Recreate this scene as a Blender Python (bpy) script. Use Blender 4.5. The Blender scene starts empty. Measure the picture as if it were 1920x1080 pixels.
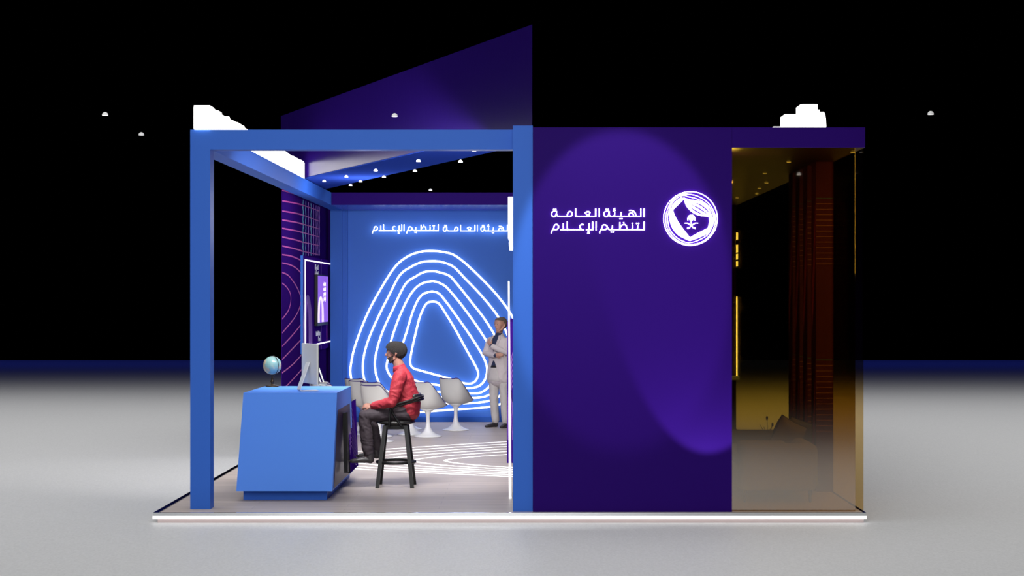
import bpy, bmesh, math, random
from mathutils import Vector, Matrix, noise
random.seed(7)
PI = math.pi
F = 3332.0          # focal length in pixels of the 1920 wide frame
CX, CY, H = 998.0, 557.0, 2.15
sc = bpy.context.scene
COL = sc.collection

def W(px, py, D):
    return Vector(((px - CX) * D / F, D, H - (py - CY) * D / F))

# ------------------------------------------------------------------ materials
def nodes(name):
    m = bpy.data.materials.new(name); m.use_nodes = True
    nt = m.node_tree
    return m, nt, nt.nodes['Principled BSDF'], nt.nodes['Material Output']

def mat(name, col, rough=.5, metal=0., emit=0., ecol=None, spec=.5, bump=0., bscale=30., stretch=None, coat=0.):
    m, nt, b, o = nodes(name)
    b.inputs['Base Color'].default_value = (*col, 1)
    b.inputs['Roughness'].default_value = rough
    b.inputs['Metallic'].default_value = metal
    b.inputs['Specular IOR Level'].default_value = spec
    b.inputs['Coat Weight'].default_value = coat
    b.inputs['Coat Roughness'].default_value = .1
    if emit:
        b.inputs['Emission Color'].default_value = (*(ecol or col), 1)
        b.inputs['Emission Strength'].default_value = emit
    if bump:
        tc = nt.nodes.new('ShaderNodeTexCoord'); mp = nt.nodes.new('ShaderNodeMapping')
        if stretch: mp.inputs['Scale'].default_value = stretch
        nz = nt.nodes.new('ShaderNodeTexNoise'); nz.inputs['Scale'].default_value = bscale
        nz.inputs['Detail'].default_value = 3
        bp = nt.nodes.new('ShaderNodeBump'); bp.inputs['Strength'].default_value = bump
        bp.inputs['Distance'].default_value = .02
        nt.links.new(tc.outputs['Object'], mp.inputs[0]); nt.links.new(mp.outputs[0], nz.inputs[0])
        nt.links.new(nz.outputs[0], bp.inputs['Height']); nt.links.new(bp.outputs[0], b.inputs['Normal'])
    return m

M = {}
M['blue'] = mat('blue_laminate', (.030, .125, .54), .5, spec=.15)
M['wallblue'] = mat('blue_wall', (.064, .185, .64), .6, spec=.1)
M['deskblue'] = mat('light_blue_laminate', (.10, .29, .92), .5, spec=.15)
M['purple'] = mat('violet_laminate', (.0185, .0025, .118), .5, spec=.03)
M['finpurple'] = mat('violet_gloss', (.012, .003, .085), .28, spec=.06, bump=.02, bscale=14, stretch=(1, 1, .2))
M['violetsheen'] = mat('violet_sheen_soffit', (.07, .03, .50), .2, spec=.6)  # canopy violet brightened, so the blue wall's reflected light is painted in
M['finblue'] = mat('navy_gloss', (.022, .055, .34), .6, spec=0, bscale=14)
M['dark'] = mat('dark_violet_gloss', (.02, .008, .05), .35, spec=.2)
M['black'] = mat('black_metal', (.006, .006, .006), .42, spec=.3)
M['blackpl'] = mat('black_plastic', (.008, .008, .008), .45, spec=.2)
M['leather'] = mat('black_leather', (.014, .014, .013), .32, bump=.15, bscale=90)
M['neon'] = mat('white_neon', (1, 1, 1), .4, emit=2.1, ecol=(.93, .97, 1))
M['neonfront'] = mat('white_sign_face', (1, 1, 1), .4, emit=6, ecol=(.97, .95, 1))
M['neonlow'] = mat('white_led', (1, 1, 1), .4, emit=1.8, ecol=(1, .99, 1))
M['neonsign'] = mat('white_sign_light', (1, 1, 1), .4, emit=4, ecol=(1, .98, .93))
M['floorled'] = mat('white_floor_inlay', (.95, .95, .95), .4, emit=.6, ecol=(1, 1, 1))
M['trim'] = mat('polished_trim', (.75, .77, .77), .08, metal=1)
M['alu'] = mat('brushed_aluminium', (.42, .45, .44), .4, metal=.4)
M['plinth'] = mat('pink_grey_plinth', (.45, .37, .36), .6)
M['white'] = mat('white_shell', (.62, .61, .58), .3)
M['chairbase'] = mat('white_lacquer', (.8, .8, .8), .25)
M['cushion'] = mat('violet_cushion', (.03, .012, .14), .8)
M['silver'] = mat('silver_aluminium', (.74, .74, .73), .45, spec=.3)
M['screenblack'] = mat('black_glass', (.006, .006, .007), .1)
M['sofa'] = mat('beige_sofa_fabric', (.27, .24, .18), .9, bump=.4, bscale=160)
M['piping'] = mat('dark_piping', (.03, .028, .025), .8)
M['skin'] = mat('brown_skin', (.30, .135, .095), .5)
M['skinw'] = mat('fair_skin', (.52, .27, .19), .5)
M['lips'] = mat('lips', (.20, .06, .05), .5)
M['lips2'] = mat('pink_lips', (.42, .16, .13), .5)
M['eyewhite'] = mat('eye_white', (.30, .26, .24), .4)
M['beard'] = mat('short_beard', (.035, .018, .014), .8)
M['afro'] = mat('black_hair', (.014, .010, .009), .9, bump=1.0, bscale=190)
M['hairw'] = mat('grey_brown_hair', (.17, .115, .075), .7, bump=.8, bscale=60, stretch=(1, 1, 3))
M['red'] = mat('red_shirt_cotton', (.36, .020, .034), .7, bump=.9, bscale=11, stretch=(1.6, 1, 1))
M['pants'] = mat('dark_trousers', (.034, .023, .030), .75, bump=.7, bscale=11)
M['shoe'] = mat('grey_leather_shoe', (.035, .03, .032), .4)
M['suit'] = mat('light_grey_suit', (.60, .53, .53), .8, bump=.7, bscale=9)
M['suitp'] = mat('light_grey_trousers', (.55, .51, .49), .8, bump=.5, bscale=8)
M['navy'] = mat('navy_shirt', (.018, .028, .075), .8)
M['dome'] = mat('lamp_dome', (.55, .55, .55), .4, emit=.12, ecol=(1, .98, .95))
M['lens'] = mat('lamp_lens', (.9, .9, .9), .4, emit=1.2, ecol=(1, 1, 1))
M['pink'] = mat('magenta_line', (.40, .035, .22), .5)
M['pinkdim'] = mat('dim_magenta_line', (.22, .025, .14), .5)
M['mauve'] = mat('mauve_line', (.22, .09, .40), .5)
M['cyan'] = mat('cyan_line', (.10, .35, .50), .5)
M['orange'] = mat('orange_line', (.55, .26, .20), .4)
M['panelbase'] = mat('violet_panel', (.034, .006, .17), .6, spec=0)
M['wallgraphic'] = mat('violet_wall', (.020, .004, .10), .7, spec=0)
M['printviolet'] = mat('violet_print', (.075, .02, .28), .5)
M['screen'] = mat('violet_screen', (.02, .01, .03), .3, emit=1.0, ecol=(.27, .095, .68))
M['print_white'] = mat('white_print', (.7, .68, .75), .5)
M['screen_white'] = mat('white_screen_print', (.8, .8, .9), .5, emit=.8, ecol=(1, .9, 1))
M['brass'] = mat('dark_bronze', (.035, .022, .012), .3, metal=.5)
M['leaf'] = mat('dried_stem', (.06, .05, .03), .8)
M['glassgrey'] = mat('grey_shelf', (.45, .55, .60), .25)
M['fin'] = mat('plum_panel', (.12, .016, .09), .45)
M['seam'] = mat('dark_seam', (.03, .07, .28), .5)

def floor_mat():
    m, nt, b, o = nodes('grey_wood_planks')
    tc = nt.nodes.new('ShaderNodeTexCoord')
    mp = nt.nodes.new('ShaderNodeMapping'); mp.inputs['Rotation'].default_value = (0, 0, math.radians(0))
    br = nt.nodes.new('ShaderNodeTexBrick')
    br.inputs['Scale'].default_value = 1.0
    br.inputs['Color1'].default_value = (.46, .395, .36, 1)
    br.inputs['Color2'].default_value = (.43, .37, .34, 1)
    br.inputs['Mortar'].default_value = (.36, .31, .29, 1)
    br.inputs['Mortar Size'].default_value = .004
    br.inputs['Brick Width'].default_value = 1.9
    br.inputs['Row Height'].default_value = .22
    nt.links.new(tc.outputs['Object'], mp.inputs[0]); nt.links.new(mp.outputs[0], br.inputs[0])
    mp2 = nt.nodes.new('ShaderNodeMapping'); mp2.inputs['Scale'].default_value = (.35, 9, 1)
    nz = nt.nodes.new('ShaderNodeTexNoise'); nz.inputs['Scale'].default_value = 2.2; nz.inputs['Detail'].default_value = 7
    nt.links.new(tc.outputs['Object'], mp2.inputs[0]); nt.links.new(mp2.outputs[0], nz.inputs[0])
    rp = nt.nodes.new('ShaderNodeMapRange'); rp.inputs[1].default_value = .3; rp.inputs[2].default_value = .7
    rp.inputs[3].default_value = .80; rp.inputs[4].default_value = 1.12
    nt.links.new(nz.outputs[0], rp.inputs[0])
    mx = nt.nodes.new('ShaderNodeVectorMath'); mx.operation = 'SCALE'
    nt.links.new(br.outputs[0], mx.inputs[0]); nt.links.new(rp.outputs[0], mx.inputs[3])
    nt.links.new(mx.outputs[0], b.inputs['Base Color'])
    b.inputs['Roughness'].default_value = .42
    b.inputs['Specular IOR Level'].default_value = .12
    return m
M['planks'] = floor_mat()

def ground_mat():
    m, nt, b, o = nodes('pale_grey_hall_floor')
    tc = nt.nodes.new('ShaderNodeTexCoord')
    nz = nt.nodes.new('ShaderNodeTexNoise'); nz.inputs['Scale'].default_value = 55; nz.inputs['Detail'].default_value = 2
    mp = nt.nodes.new('ShaderNodeMapping'); mp.inputs['Scale'].default_value = (1, .35, 1)
    nt.links.new(tc.outputs['Object'], mp.inputs[0]); nt.links.new(mp.outputs[0], nz.inputs[0])
    cr = nt.nodes.new('ShaderNodeMapRange'); cr.inputs[3].default_value = .42; cr.inputs[4].default_value = .56
    nt.links.new(nz.outputs[0], cr.inputs[0])
    cb = nt.nodes.new('ShaderNodeCombineColor')
    for i in range(3): nt.links.new(cr.outputs[0], cb.inputs[i])
    nt.links.new(cb.outputs[0], b.inputs['Base Color'])
    bp = nt.nodes.new('ShaderNodeBump'); bp.inputs['Strength'].default_value = .25; bp.inputs['Distance'].default_value = .01
    nt.links.new(nz.outputs[0], bp.inputs['Height']); nt.links.new(bp.outputs[0], b.inputs['Normal'])
    b.inputs['Roughness'].default_value = .5
    b.inputs['Specular IOR Level'].default_value = .4
    return m
M['ground'] = ground_mat()

def glass_mat(name, tint, refl, rough=.03):
    m = bpy.data.materials.new(name); m.use_nodes = True
    nt = m.node_tree; nt.nodes.clear()
    o = nt.nodes.new('ShaderNodeOutputMaterial')
    t = nt.nodes.new('ShaderNodeBsdfTransparent'); t.inputs[0].default_value = (*tint, 1)
    g = nt.nodes.new('ShaderNodeBsdfGlossy'); g.inputs[0].default_value = (.95, .93, .93, 1); g.inputs['Roughness'].default_value = rough
    mx = nt.nodes.new('ShaderNodeMixShader'); mx.inputs[0].default_value = refl
    nt.links.new(t.outputs[0], mx.inputs[1]); nt.links.new(g.outputs[0], mx.inputs[2]); nt.links.new(mx.outputs[0], o.inputs[0])
    return m
M['amber'] = glass_mat('amber_glass', (.80, .61, .185), .30)
M['amberside'] = glass_mat('amber_side_glass', (.86, .72, .48), .03)

def globe_mat():
    m, nt, b, o = nodes('globe_print')
    tc = nt.nodes.new('ShaderNodeTexCoord')
    nz = nt.nodes.new('ShaderNodeTexNoise'); nz.inputs['Scale'].default_value = 9; nz.inputs['Detail'].default_value = 5
    nt.links.new(tc.outputs['Object'], nz.inputs[0])
    r = nt.nodes.new('ShaderNodeValToRGB')
    e = r.color_ramp.elements
    e[0].position = .53; e[0].color = (.16, .30, .30, 1)
    e[1].position = .57; e[1].color = (.40, .33, .25, 1)
    nt.links.new(nz.outputs[0], r.inputs[0]); nt.links.new(r.outputs[0], b.inputs['Base Color'])
    b.inputs['Roughness'].default_value = .3
    return m
M['globe'] = globe_mat()
def suit_noise(): pass

# ------------------------------------------------------------------ object helpers
def tag(o, label=None, cat=None, group=None, kind=None):
    if label: o['label'] = label
    if cat: o['category'] = cat
    if group: o['group'] = group
    if kind: o['kind'] = kind
    return o

def link_mesh(name, me, mats, parent=None, smooth=False):
    if not isinstance(mats, (list, tuple)): mats = [mats]
    for m in mats: me.materials.append(m)
    o = bpy.data.objects.new(name, me); COL.objects.link(o)
    if parent is not None: o.parent = parent; o.matrix_parent_inverse = Matrix.Translation(parent.location).inverted() if parent.rotation_euler.z == 0 else (Matrix.Translation(parent.location) @ parent.rotation_euler.to_matrix().to_4x4()).inverted()
    if smooth:
        for p in me.polygons: p.use_smooth = True
    return o

def build(name, bm, mats, parent=None, smooth=False, recalc=True):
    if recalc: bmesh.ops.recalc_face_normals(bm, faces=bm.faces)
    me = bpy.data.meshes.new(name); bm.to_mesh(me); bm.free()
    return link_mesh(name, me, mats, parent, smooth)

def empty(name, loc, rz=0, **k):
    o = bpy.data.objects.new(name, None); COL.objects.link(o)
    o.location = loc; o.rotation_euler = (0, 0, rz); o.empty_display_size = .1
    tag(o, k.get('label'), k.get('cat'), k.get('group'), k.get('kind'))
    return o

def box(bm, x0, x1, y0, y1, z0, z1, mi=0):
    vs = [bm.verts.new((x, y, z)) for x in (x0, x1) for y in (y0, y1) for z in (z0, z1)]
    fs = []
    for f in ((0, 1, 3, 2), (4, 6, 7, 5), (0, 4, 5, 1), (2, 3, 7, 6), (0, 2, 6, 4), (1, 5, 7, 3)):
        fa = bm.faces.new([vs[i] for i in f]); fa.material_index = mi; fs.append(fa)
    return vs

def boxo(name, x0, x1, y0, y1, z0, z1, m, parent=None, bev=0):
    bm = bmesh.new(); box(bm, x0, x1, y0, y1, z0, z1)
    if bev: bmesh.ops.bevel(bm, geom=list(bm.edges), offset=bev, segments=3, affect='EDGES', profile=.6)
    return build(name, bm, m, parent, smooth=False)

def hexa(bm, pts, mi=0):
    """8 points: bottom 4 (ccw) then top 4"""
    vs = [bm.verts.new(p) for p in pts]
    for f in ((3, 2, 1, 0), (4, 5, 6, 7), (0, 1, 5, 4), (1, 2, 6, 5), (2, 3, 7, 6), (3, 0, 4, 7)):
        bm.faces.new([vs[i] for i in f]).material_index = mi

def loft(bm, pts, radii, side=(0, 1, 0), seg=14, cap=4, mi=0):
    """closed elliptical sweep with round ends; radii: scalars or (a along side, b)"""
    P = [Vector(p) for p in pts]
    R = [(r, r) if not isinstance(r, (tuple, list)) else r for r in radii]
    side = Vector(side).normalized()
    n = len(P)
    T = []
    for i in range(n):
        a = P[max(i - 1, 0)]; b = P[min(i + 1, n - 1)]
        T.append((b - a).normalized())
    def frame(t):
        s = side - t * side.dot(t)
        if s.length < 1e-3: s = Vector((1, 0, 0)) - t * t.x
        s.normalize(); return s, t.cross(s)
    rings = []
    def ring(c, t, a, b):
        s, u = frame(t)
        return [bm.verts.new(c + s * (a * math.cos(2 * PI * k / seg)) + u * (b * math.sin(2 * PI * k / seg))) for k in range(seg)]
    e0 = min(R[0]); e1 = min(R[-1])
    first = bm.verts.new(P[0] - T[0] * e0)
    for k in range(1, cap):
        ph = PI / 2 * k / cap
        rings.append(ring(P[0] - T[0] * e0 * math.cos(ph), T[0], R[0][0] * math.sin(ph), R[0][1] * math.sin(ph)))
    for i in range(n): rings.append(ring(P[i], T[i], *R[i]))
    for k in range(cap - 1, 0, -1):
        ph = PI / 2 * k / cap
        rings.append(ring(P[-1] + T[-1] * e1 * math.cos(ph), T[-1], R[-1][0] * math.sin(ph), R[-1][1] * math.sin(ph)))
    last = bm.verts.new(P[-1] + T[-1] * e1)
    for a, b in zip(rings, rings[1:]):
        for k in range(seg):
            bm.faces.new((a[k], a[(k + 1) % seg], b[(k + 1) % seg], b[k])).material_index = mi
    for k in range(seg):
        bm.faces.new((first, rings[0][(k + 1) % seg], rings[0][k])).material_index = mi
        bm.faces.new((last, rings[-1][k], rings[-1][(k + 1) % seg])).material_index = mi

def tube(bm, pts, r, seg=8, closed=False, mi=0):
    P = [Vector(p) for p in pts]; n = len(P); rings = []
    up = Vector((0, 0, 1))
    pn = None
    for i in range(n):
        if closed: t = (P[(i + 1) % n] - P[i - 1]).normalized()
        else: t = (P[min(i + 1, n - 1)] - P[max(i - 1, 0)]).normalized()
        if pn is None:
            pn = up - t * up.dot(t)
            if pn.length < .1: pn = Vector((1, 0, 0)) - t * t.x
        pn = (pn - t * pn.dot(t)).normalized(); bn = t.cross(pn)
        rr = r[i] if isinstance(r, (list, tuple)) else r
        rings.append([bm.verts.new(P[i] + pn * rr * math.cos(2 * PI * k / seg) + bn * rr * math.sin(2 * PI * k / seg)) for k in range(seg)])
    m = n if closed else n - 1
    for i in range(m):
        a, b = rings[i], rings[(i + 1) % n]
        for k in range(seg): bm.faces.new((a[k], a[(k + 1) % seg], b[(k + 1) % seg], b[k])).material_index = mi
    if not closed:
        bm.faces.new(rings[0][::-1]).material_index = mi; bm.faces.new(rings[-1]).material_index = mi

def lathe(bm, prof, c=(0, 0, 0), seg=40, mi=0, sx=1, sy=1):
    rings = []
    for r, z in prof:
        if r < 1e-5: rings.append([bm.verts.new((c[0], c[1], c[2] + z))])
        else: rings.append([bm.verts.new((c[0] + sx * r * math.cos(2 * PI * k / seg), c[1] + sy * r * math.sin(2 * PI * k / seg), c[2] + z)) for k in range(seg)])
    for a, b in zip(rings, rings[1:]):
        for k in range(seg):
            k2 = (k + 1) % seg
            if len(a) == 1 and len(b) == 1: continue
            if len(a) == 1: bm.faces.new((a[0], b[k2], b[k])).material_index = mi
            elif len(b) == 1: bm.faces.new((a[k], a[k2], b[0])).material_index = mi
            else: bm.faces.new((a[k], a[k2], b[k2], b[k])).material_index = mi

def catmull(pts, n=6, closed=False):
    P = [Vector(p) for p in pts]; out = []; N = len(P)
    rng = range(N) if closed else range(N - 1)
    for i in rng:
        if closed: p0, p1, p2, p3 = P[i - 1], P[i], P[(i + 1) % N], P[(i + 2) % N]
        else: p0, p1, p2, p3 = P[max(i - 1, 0)], P[i], P[i + 1], P[min(i + 2, N - 1)]
        for k in range(n):
            t = k / n
            out.append(.5 * ((2 * p1) + (p2 - p0) * t + (2 * p0 - 5 * p1 + 4 * p2 - p3) * t * t + (3 * p1 - p0 - 3 * p2 + p3) * t ** 3))
    if not closed: out.append(P[-1])
    return out

class Plane2D:
    """maps 2-D sign coordinates (u right, v down as drawn) to the wall"""
    def __init__(s, o, U, V, N): s.o, s.U, s.V, s.N = Vector(o), Vector(U), Vector(V), Vector(N).normalized()
    def __call__(s, p, h=0): return s.o + s.U * p[0] + s.V * p[1] + s.N * h

def ribbon(bm, pl, pts, w, h0, h1, closed=False, mi=0, caps=False):
    """flat prism strip of width w (2-D units; number or list) between heights h0 and h1 above the plane"""
    P = [Vector((p[0], p[1])) for p in pts]; n = len(P)
    L, Rr = [], []
    for i in range(n):
        if closed: a, b = P[i - 1], P[(i + 1) % n]
        else: a, b = P[max(i - 1, 0)], P[min(i + 1, n - 1)]
        d0 = (P[i] - a); d1 = (b - P[i])
        if d0.length < 1e-9: d0 = d1
        if d1.length < 1e-9: d1 = d0
        d0 = d0.normalized(); d1 = d1.normalized()
        t = d0 + d1
        t = t.normalized() if t.length > 1e-4 else d0
        nn = Vector((-t.y, t.x)); k = 1 / max(.5, nn.dot(Vector((-d0.y, d0.x))))
        ww = (w[i] if isinstance(w, (list, tuple)) else w) / 2
        L.append(P[i] + nn * ww * k); Rr.append(P[i] - nn * ww * k)
    if caps and not closed:
        w0 = (w[0] if isinstance(w, (list, tuple)) else w) / 2
    rows = [[bm.verts.new(pl(q, h)) for q, h in ((L[i], h0), (L[i], h1), (Rr[i], h1), (Rr[i], h0))] for i in range(n)]
    for i in range(n if closed else n - 1):
        a, b = rows[i], rows[(i + 1) % n]
        for k in range(4): bm.faces.new((a[k], a[(k + 1) % 4], b[(k + 1) % 4], b[k])).material_index = mi
    if not closed:
        bm.faces.new(rows[0]).material_index = mi; bm.faces.new(rows[-1][::-1]).material_index = mi

def disc(bm, pl, c, r, h0, h1, seg=14, mi=0):
    a = [bm.verts.new(pl((c[0] + r * math.cos(2 * PI * k / seg), c[1] + r * math.sin(2 * PI * k / seg)), h0)) for k in range(seg)]
    b = [bm.verts.new(pl((c[0] + r * math.cos(2 * PI * k / seg), c[1] + r * math.sin(2 * PI * k / seg)), h1)) for k in range(seg)]
    bm.faces.new(a[::-1]).material_index = mi; bm.faces.new(b).material_index = mi
    for k in range(seg): bm.faces.new((a[k], a[(k + 1) % seg], b[(k + 1) % seg], b[k])).material_index = mi

def remesh(name, fn, voxel, mats, parent=None, smooth=6, slot=None, drop=None, fold=0, fs=(9, 9, 16)):
    bm = bmesh.new(); fn(bm)
    bmesh.ops.recalc_face_normals(bm, faces=bm.faces)
    me = bpy.data.meshes.new('tmp'); bm.to_mesh(me); bm.free()
    o = bpy.data.objects.new('tmp', me); COL.objects.link(o)
    r = o.modifiers.new('r', 'REMESH'); r.mode = 'VOXEL'; r.voxel_size = voxel
    s = o.modifiers.new('s', 'SMOOTH'); s.iterations = smooth; s.factor = .5
    dg = bpy.context.evaluated_depsgraph_get(); dg.update()
    nm = bpy.data.meshes.new_from_object(o.evaluated_get(dg))
    bpy.data.objects.remove(o); bpy.data.meshes.remove(me)
    nm.name = name; nm.materials.clear()
    if fold:
        off = []
        for v in nm.vertices:
            q = Vector((v.co.x * fs[0], v.co.y * fs[1], v.co.z * fs[2])) + Vector((3.1, 1.7, 5.3))
            q = q + Vector((1, 1, 1)) * noise.noise(q * .5) * 1.3
            off.append(v.co + v.normal * ((1 - abs(noise.noise(q)) * 2.6) * fold))
        for v, c in zip(nm.vertices, off): v.co = c
    if drop:
        b2 = bmesh.new(); b2.from_mesh(nm)
        bmesh.ops.delete(b2, geom=[f for f in b2.faces if drop(f.calc_center_median())], context='FACES')
        b2.to_mesh(nm); b2.free()
    ob = link_mesh(name, nm, mats, parent, True)
    if slot:
        for p in nm.polygons: p.material_index = slot(p.center, p.normal)
    return ob

# ------------------------------------------------------------------ Arabic lettering as monoline strokes (units of the drawn sign)
def L1():
    words = []
    # right word
    s = []; d = []
    s.append([(1716, 146), (1716, 292)])
    s.append([(1660, 146), (1660, 281), (1130, 281)])
    s.append(catmull([(1456, 180), (1490, 178), (1530, 190), (1562, 222), (1574, 276)], 4))
    s.append(catmull([(1458, 278), (1455, 248), (1474, 226), (1500, 222), (1526, 240), (1532, 276)], 4))
    s.append(catmull([(1325, 208), (1324, 255), (1308, 279)], 3)); d += [(1303, 322), (1335, 322)]
    s.append(catmull([(1212, 208), (1211, 255), (1196, 279)], 3))
    s.append(catmull([(1222, 148), (1205, 148), (1197, 160), (1208, 172)], 3)); s.append([(1228, 178), (1184, 188)])
    s.append(catmull([(1114, 188), (1117, 245), (1126, 270), (1148, 281)], 3))
    s.append(catmull([(1112, 194), (1070, 190), (1035, 212), (1027, 245), (1045, 280), (1078, 286), (1104, 260), (1114, 225)], 4)); d += [(1068, 160), (1100, 160)]
    words.append((s, d))
    s = []; d = []
    s.append([(945, 146), (945, 292)])
    s.append([(886, 146), (886, 281), (543, 281), (543, 146)])
    s.append(catmull([(706, 222), (735, 202), (765, 200), (786, 216), (775, 244), (735, 279)], 4))
    s.append(catmull([(704, 214), (724, 240), (750, 262), (785, 279)], 4))
    s.append(catmull([(398, 281), (402, 245), (420, 208), (450, 196), (478, 222), (478, 262), (452, 281)], 4))
    s.append([(452, 281), (250, 281)])
    s.append(catmull([(214, 188), (217, 245), (226, 270), (252, 281)], 3))
    s.append(catmull([(212, 194), (170, 190), (138, 212), (129, 245), (146, 280), (180, 286), (204, 260), (214, 225)], 4)); d += [(168, 160), (200, 160)]
    words.append((s, d))
    return words
def L2():
    words = []; s = []; d = []
    s.append([(1716, 373), (1716, 510), (1140, 510)])
    s.append(catmull([(1607, 430), (1606, 480), (1590, 508)], 3)); d += [(1588, 402), (1621, 402)]
    s.append(catmull([(1518, 430), (1517, 480), (1500, 508)], 3)); d += [(1515, 402)]
    s.append([(1300, 380), (1300, 508)])
    s.append(catmull([(1302, 500), (1315, 455), (1350, 425), (1390, 424), (1412, 450), (1418, 490), (1440, 509)], 4)); d += [(1366, 390)]
    s.append(catmull([(1172, 436), (1171, 480), (1155, 508)], 3)); d += [(1153, 550), (1185, 550)]
    s.append(catmull([(1140, 510), (1105, 500), (1090, 470), (1070, 438), (1035, 424), (1005, 440), (992, 480), (975, 512), (958, 540), (954, 574)], 4))
    s.append(catmull([(985, 505), (1025, 510), (1065, 500), (1088, 470)], 4))
    words.append((s, d))
    s = []; d = []
    s.append([(892, 373), (892, 520)])
    s.append([(833, 373), (833, 510), (718, 510)]); s.append([(775, 400), (775, 505)])
    s.append(catmull([(776, 541), (760, 541), (754, 552), (764, 562)], 3)); s.append([(782, 568), (742, 573)])
    s.append(catmull([(678, 424), (645, 420), (618, 442), (618, 476), (645, 505), (688, 511)], 4))
    s.append([(688, 511), (400, 511)]); s.append(catmull([(398, 373), (398, 485), (424, 510)], 4))
    s.append([(330, 400), (330, 508)]); s.append([(282, 511), (410, 511)])
    s.append(catmull([(160, 506), (205, 508), (240, 490), (250, 455), (235, 428), (205, 420), (178, 438), (166, 480), (150, 512), (132, 540), (127, 574)], 4))
    words.append((s, d))
    return words
WORDS1, WORDS2 = L1(), L2()

def lettering(root, pl, words, dx, dy, sw, h0, h1, m):
    for s, d in words:
        bm = bmesh.new()
        for st in s: ribbon(bm, pl, [(p[0] + dx, p[1] + dy) for p in st], sw, h0, h1)
        for c in d: disc(bm, pl, (c[0] + dx, c[1] + dy), sw * .68, h0, h1)
        build('word', bm, m, root)

# ------------------------------------------------------------------ the hall and the platform
g = boxo('floor', -60, 60, -12, 63.3, -.16, -.10, M['ground']); tag(g, 'pale grey hall floor around the exhibition stand, dark at its far edge', kind='structure')

plat = empty('exhibition_platform', (0, 18, -.1), label='low wood-floored platform with a white light strip along its front edge', cat='platform')
PX0, PX1, PY0, PY1 = -3.776, 3.325, 17.69, 31.4
bm = bmesh.new(); box(bm, PX0 + .06, PX1 - .03, PY0 + .03, PY1, -.03, 0); build('plank_deck', bm, M['planks'], plat)
bm = bmesh.new()
box(bm, PX0, PX0 + .055, PY0 + .03, PY1, -.03, .004); box(bm, PX1 - .03, PX1, PY0 + .03, PY1, -.03, .004)
box(bm, PX0, PX1, PY0, PY0 + .03, -.03, .004)
build('metal_edge', bm, M['trim'], plat)
boxo('light_strip', PX0 - .003, PX1 + .003, PY0 - .004, PY0 + .05, -.058, -.032, M['neonlow'], plat)
boxo('plinth', PX0 + .04, PX1 - .02, PY0 + .03, PY1, -.10, -.058, M['plinth'], plat)

# neon inlay in the floor: six hairpins round one centre
def F2(cx, cy):
    px, py = 640 + cx / 5.818, 810 + cy / 5.818
    D = F * H / (py - CY)
    return ((px - CX) * D / F, D)
inl = empty('floor_light_inlay', (-.8, 24, 0), label='white curved light lines set into the wooden platform floor', cat='floor light')
fp = Plane2D((0, 0, 0), (1, 0, 0), (0, 1, 0), (0, 0, 1))
tips = [1135, 792, 450, 110, -230, -570]
yu = [245, 213, 185, 158, 132, 106]; yl = [388, 410, 430, 449, 468, 488]
for i in range(6):
    tx = tips[i]
    up = [(1850 , yu[i] - 2)]
    for q in (.66, .36, .14, .045):
        x = tx + (1850 - tx) * q
        up.append((x, 312 + (yu[i] - 312) * (q ** (.62 + .0 * i)) ))
    lo = []
    for q in (.035, .10, .3, .6, 1.0):
        x = tx + (1875 - tx) * q
        lo.append((x, 312 + (yl[i] - 312) * (q ** .55)))
    pts = up + [(tx, 311)] + lo
    pts = [F2(*p) for p in pts]
    pts = catmull([(a, b, 0) for a, b in pts], 8)
    bm = bmesh.new(); ribbon(bm, fp, pts, .05, -.002, .0035)
    build('light_line', bm, M['floorled'], inl)

# ------------------------------------------------------------------ blue frame
XL0, XL1 = -3.465, -3.262
ZT, ZB = 3.846, 3.646
fr = empty('portal_frame', (-3.36, 18.1, 0), label='bright blue square-section frame round the open half of the stand', cat='frame')
boxo('front_post', XL0, XL1, 18, 18.203, 0, ZT, M['blue'], fr)
boxo('front_beam', XL1, -.19, 18, 18.203, ZB, ZT, M['blue'], fr)
boxo('middle_post', -.194, .005, 17.80, 18.05, 0, 3.868, M['blue'], fr)
boxo('side_beam', XL0, XL1, 18.203, 30.5, ZB, ZT, M['blue'], fr)
boxo('rear_post', XL0, XL1, 30.5, 30.75, 0, ZT, M['blue'], fr)

# ------------------------------------------------------------------ walls
bm = bmesh.new(); box(bm, XL1, 2.0, 30.62, 30.8, 0, ZB)
w = build('wall_back', bm, M['wallblue']); tag(w, 'blue back wall carrying the large neon loops', kind='structure')
bm = bmesh.new(); box(bm, XL1, -.2, 30.59, 30.62, 0, .085)
w = build('baseboard_back', bm, M['blue']); tag(w, 'blue baseboard of the back wall', kind='structure')
bm = bmesh.new(); box(bm, XL1, XL1 + .085, 30.54, 30.62, .085, ZB)
w = build('trim_1', bm, M['blue']); tag(w, 'narrow blue corner strip beside the back wall', kind='structure')
bm = bmesh.new(); box(bm, XL1, 3.33, 28.85, 30.9, ZB, ZT)
w = build('ceiling_canopy', bm, [M['purple'], M['violetsheen']])
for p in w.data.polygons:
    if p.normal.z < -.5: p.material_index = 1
tag(w, 'violet canopy slab over the rear of the stand', kind='structure')

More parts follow.
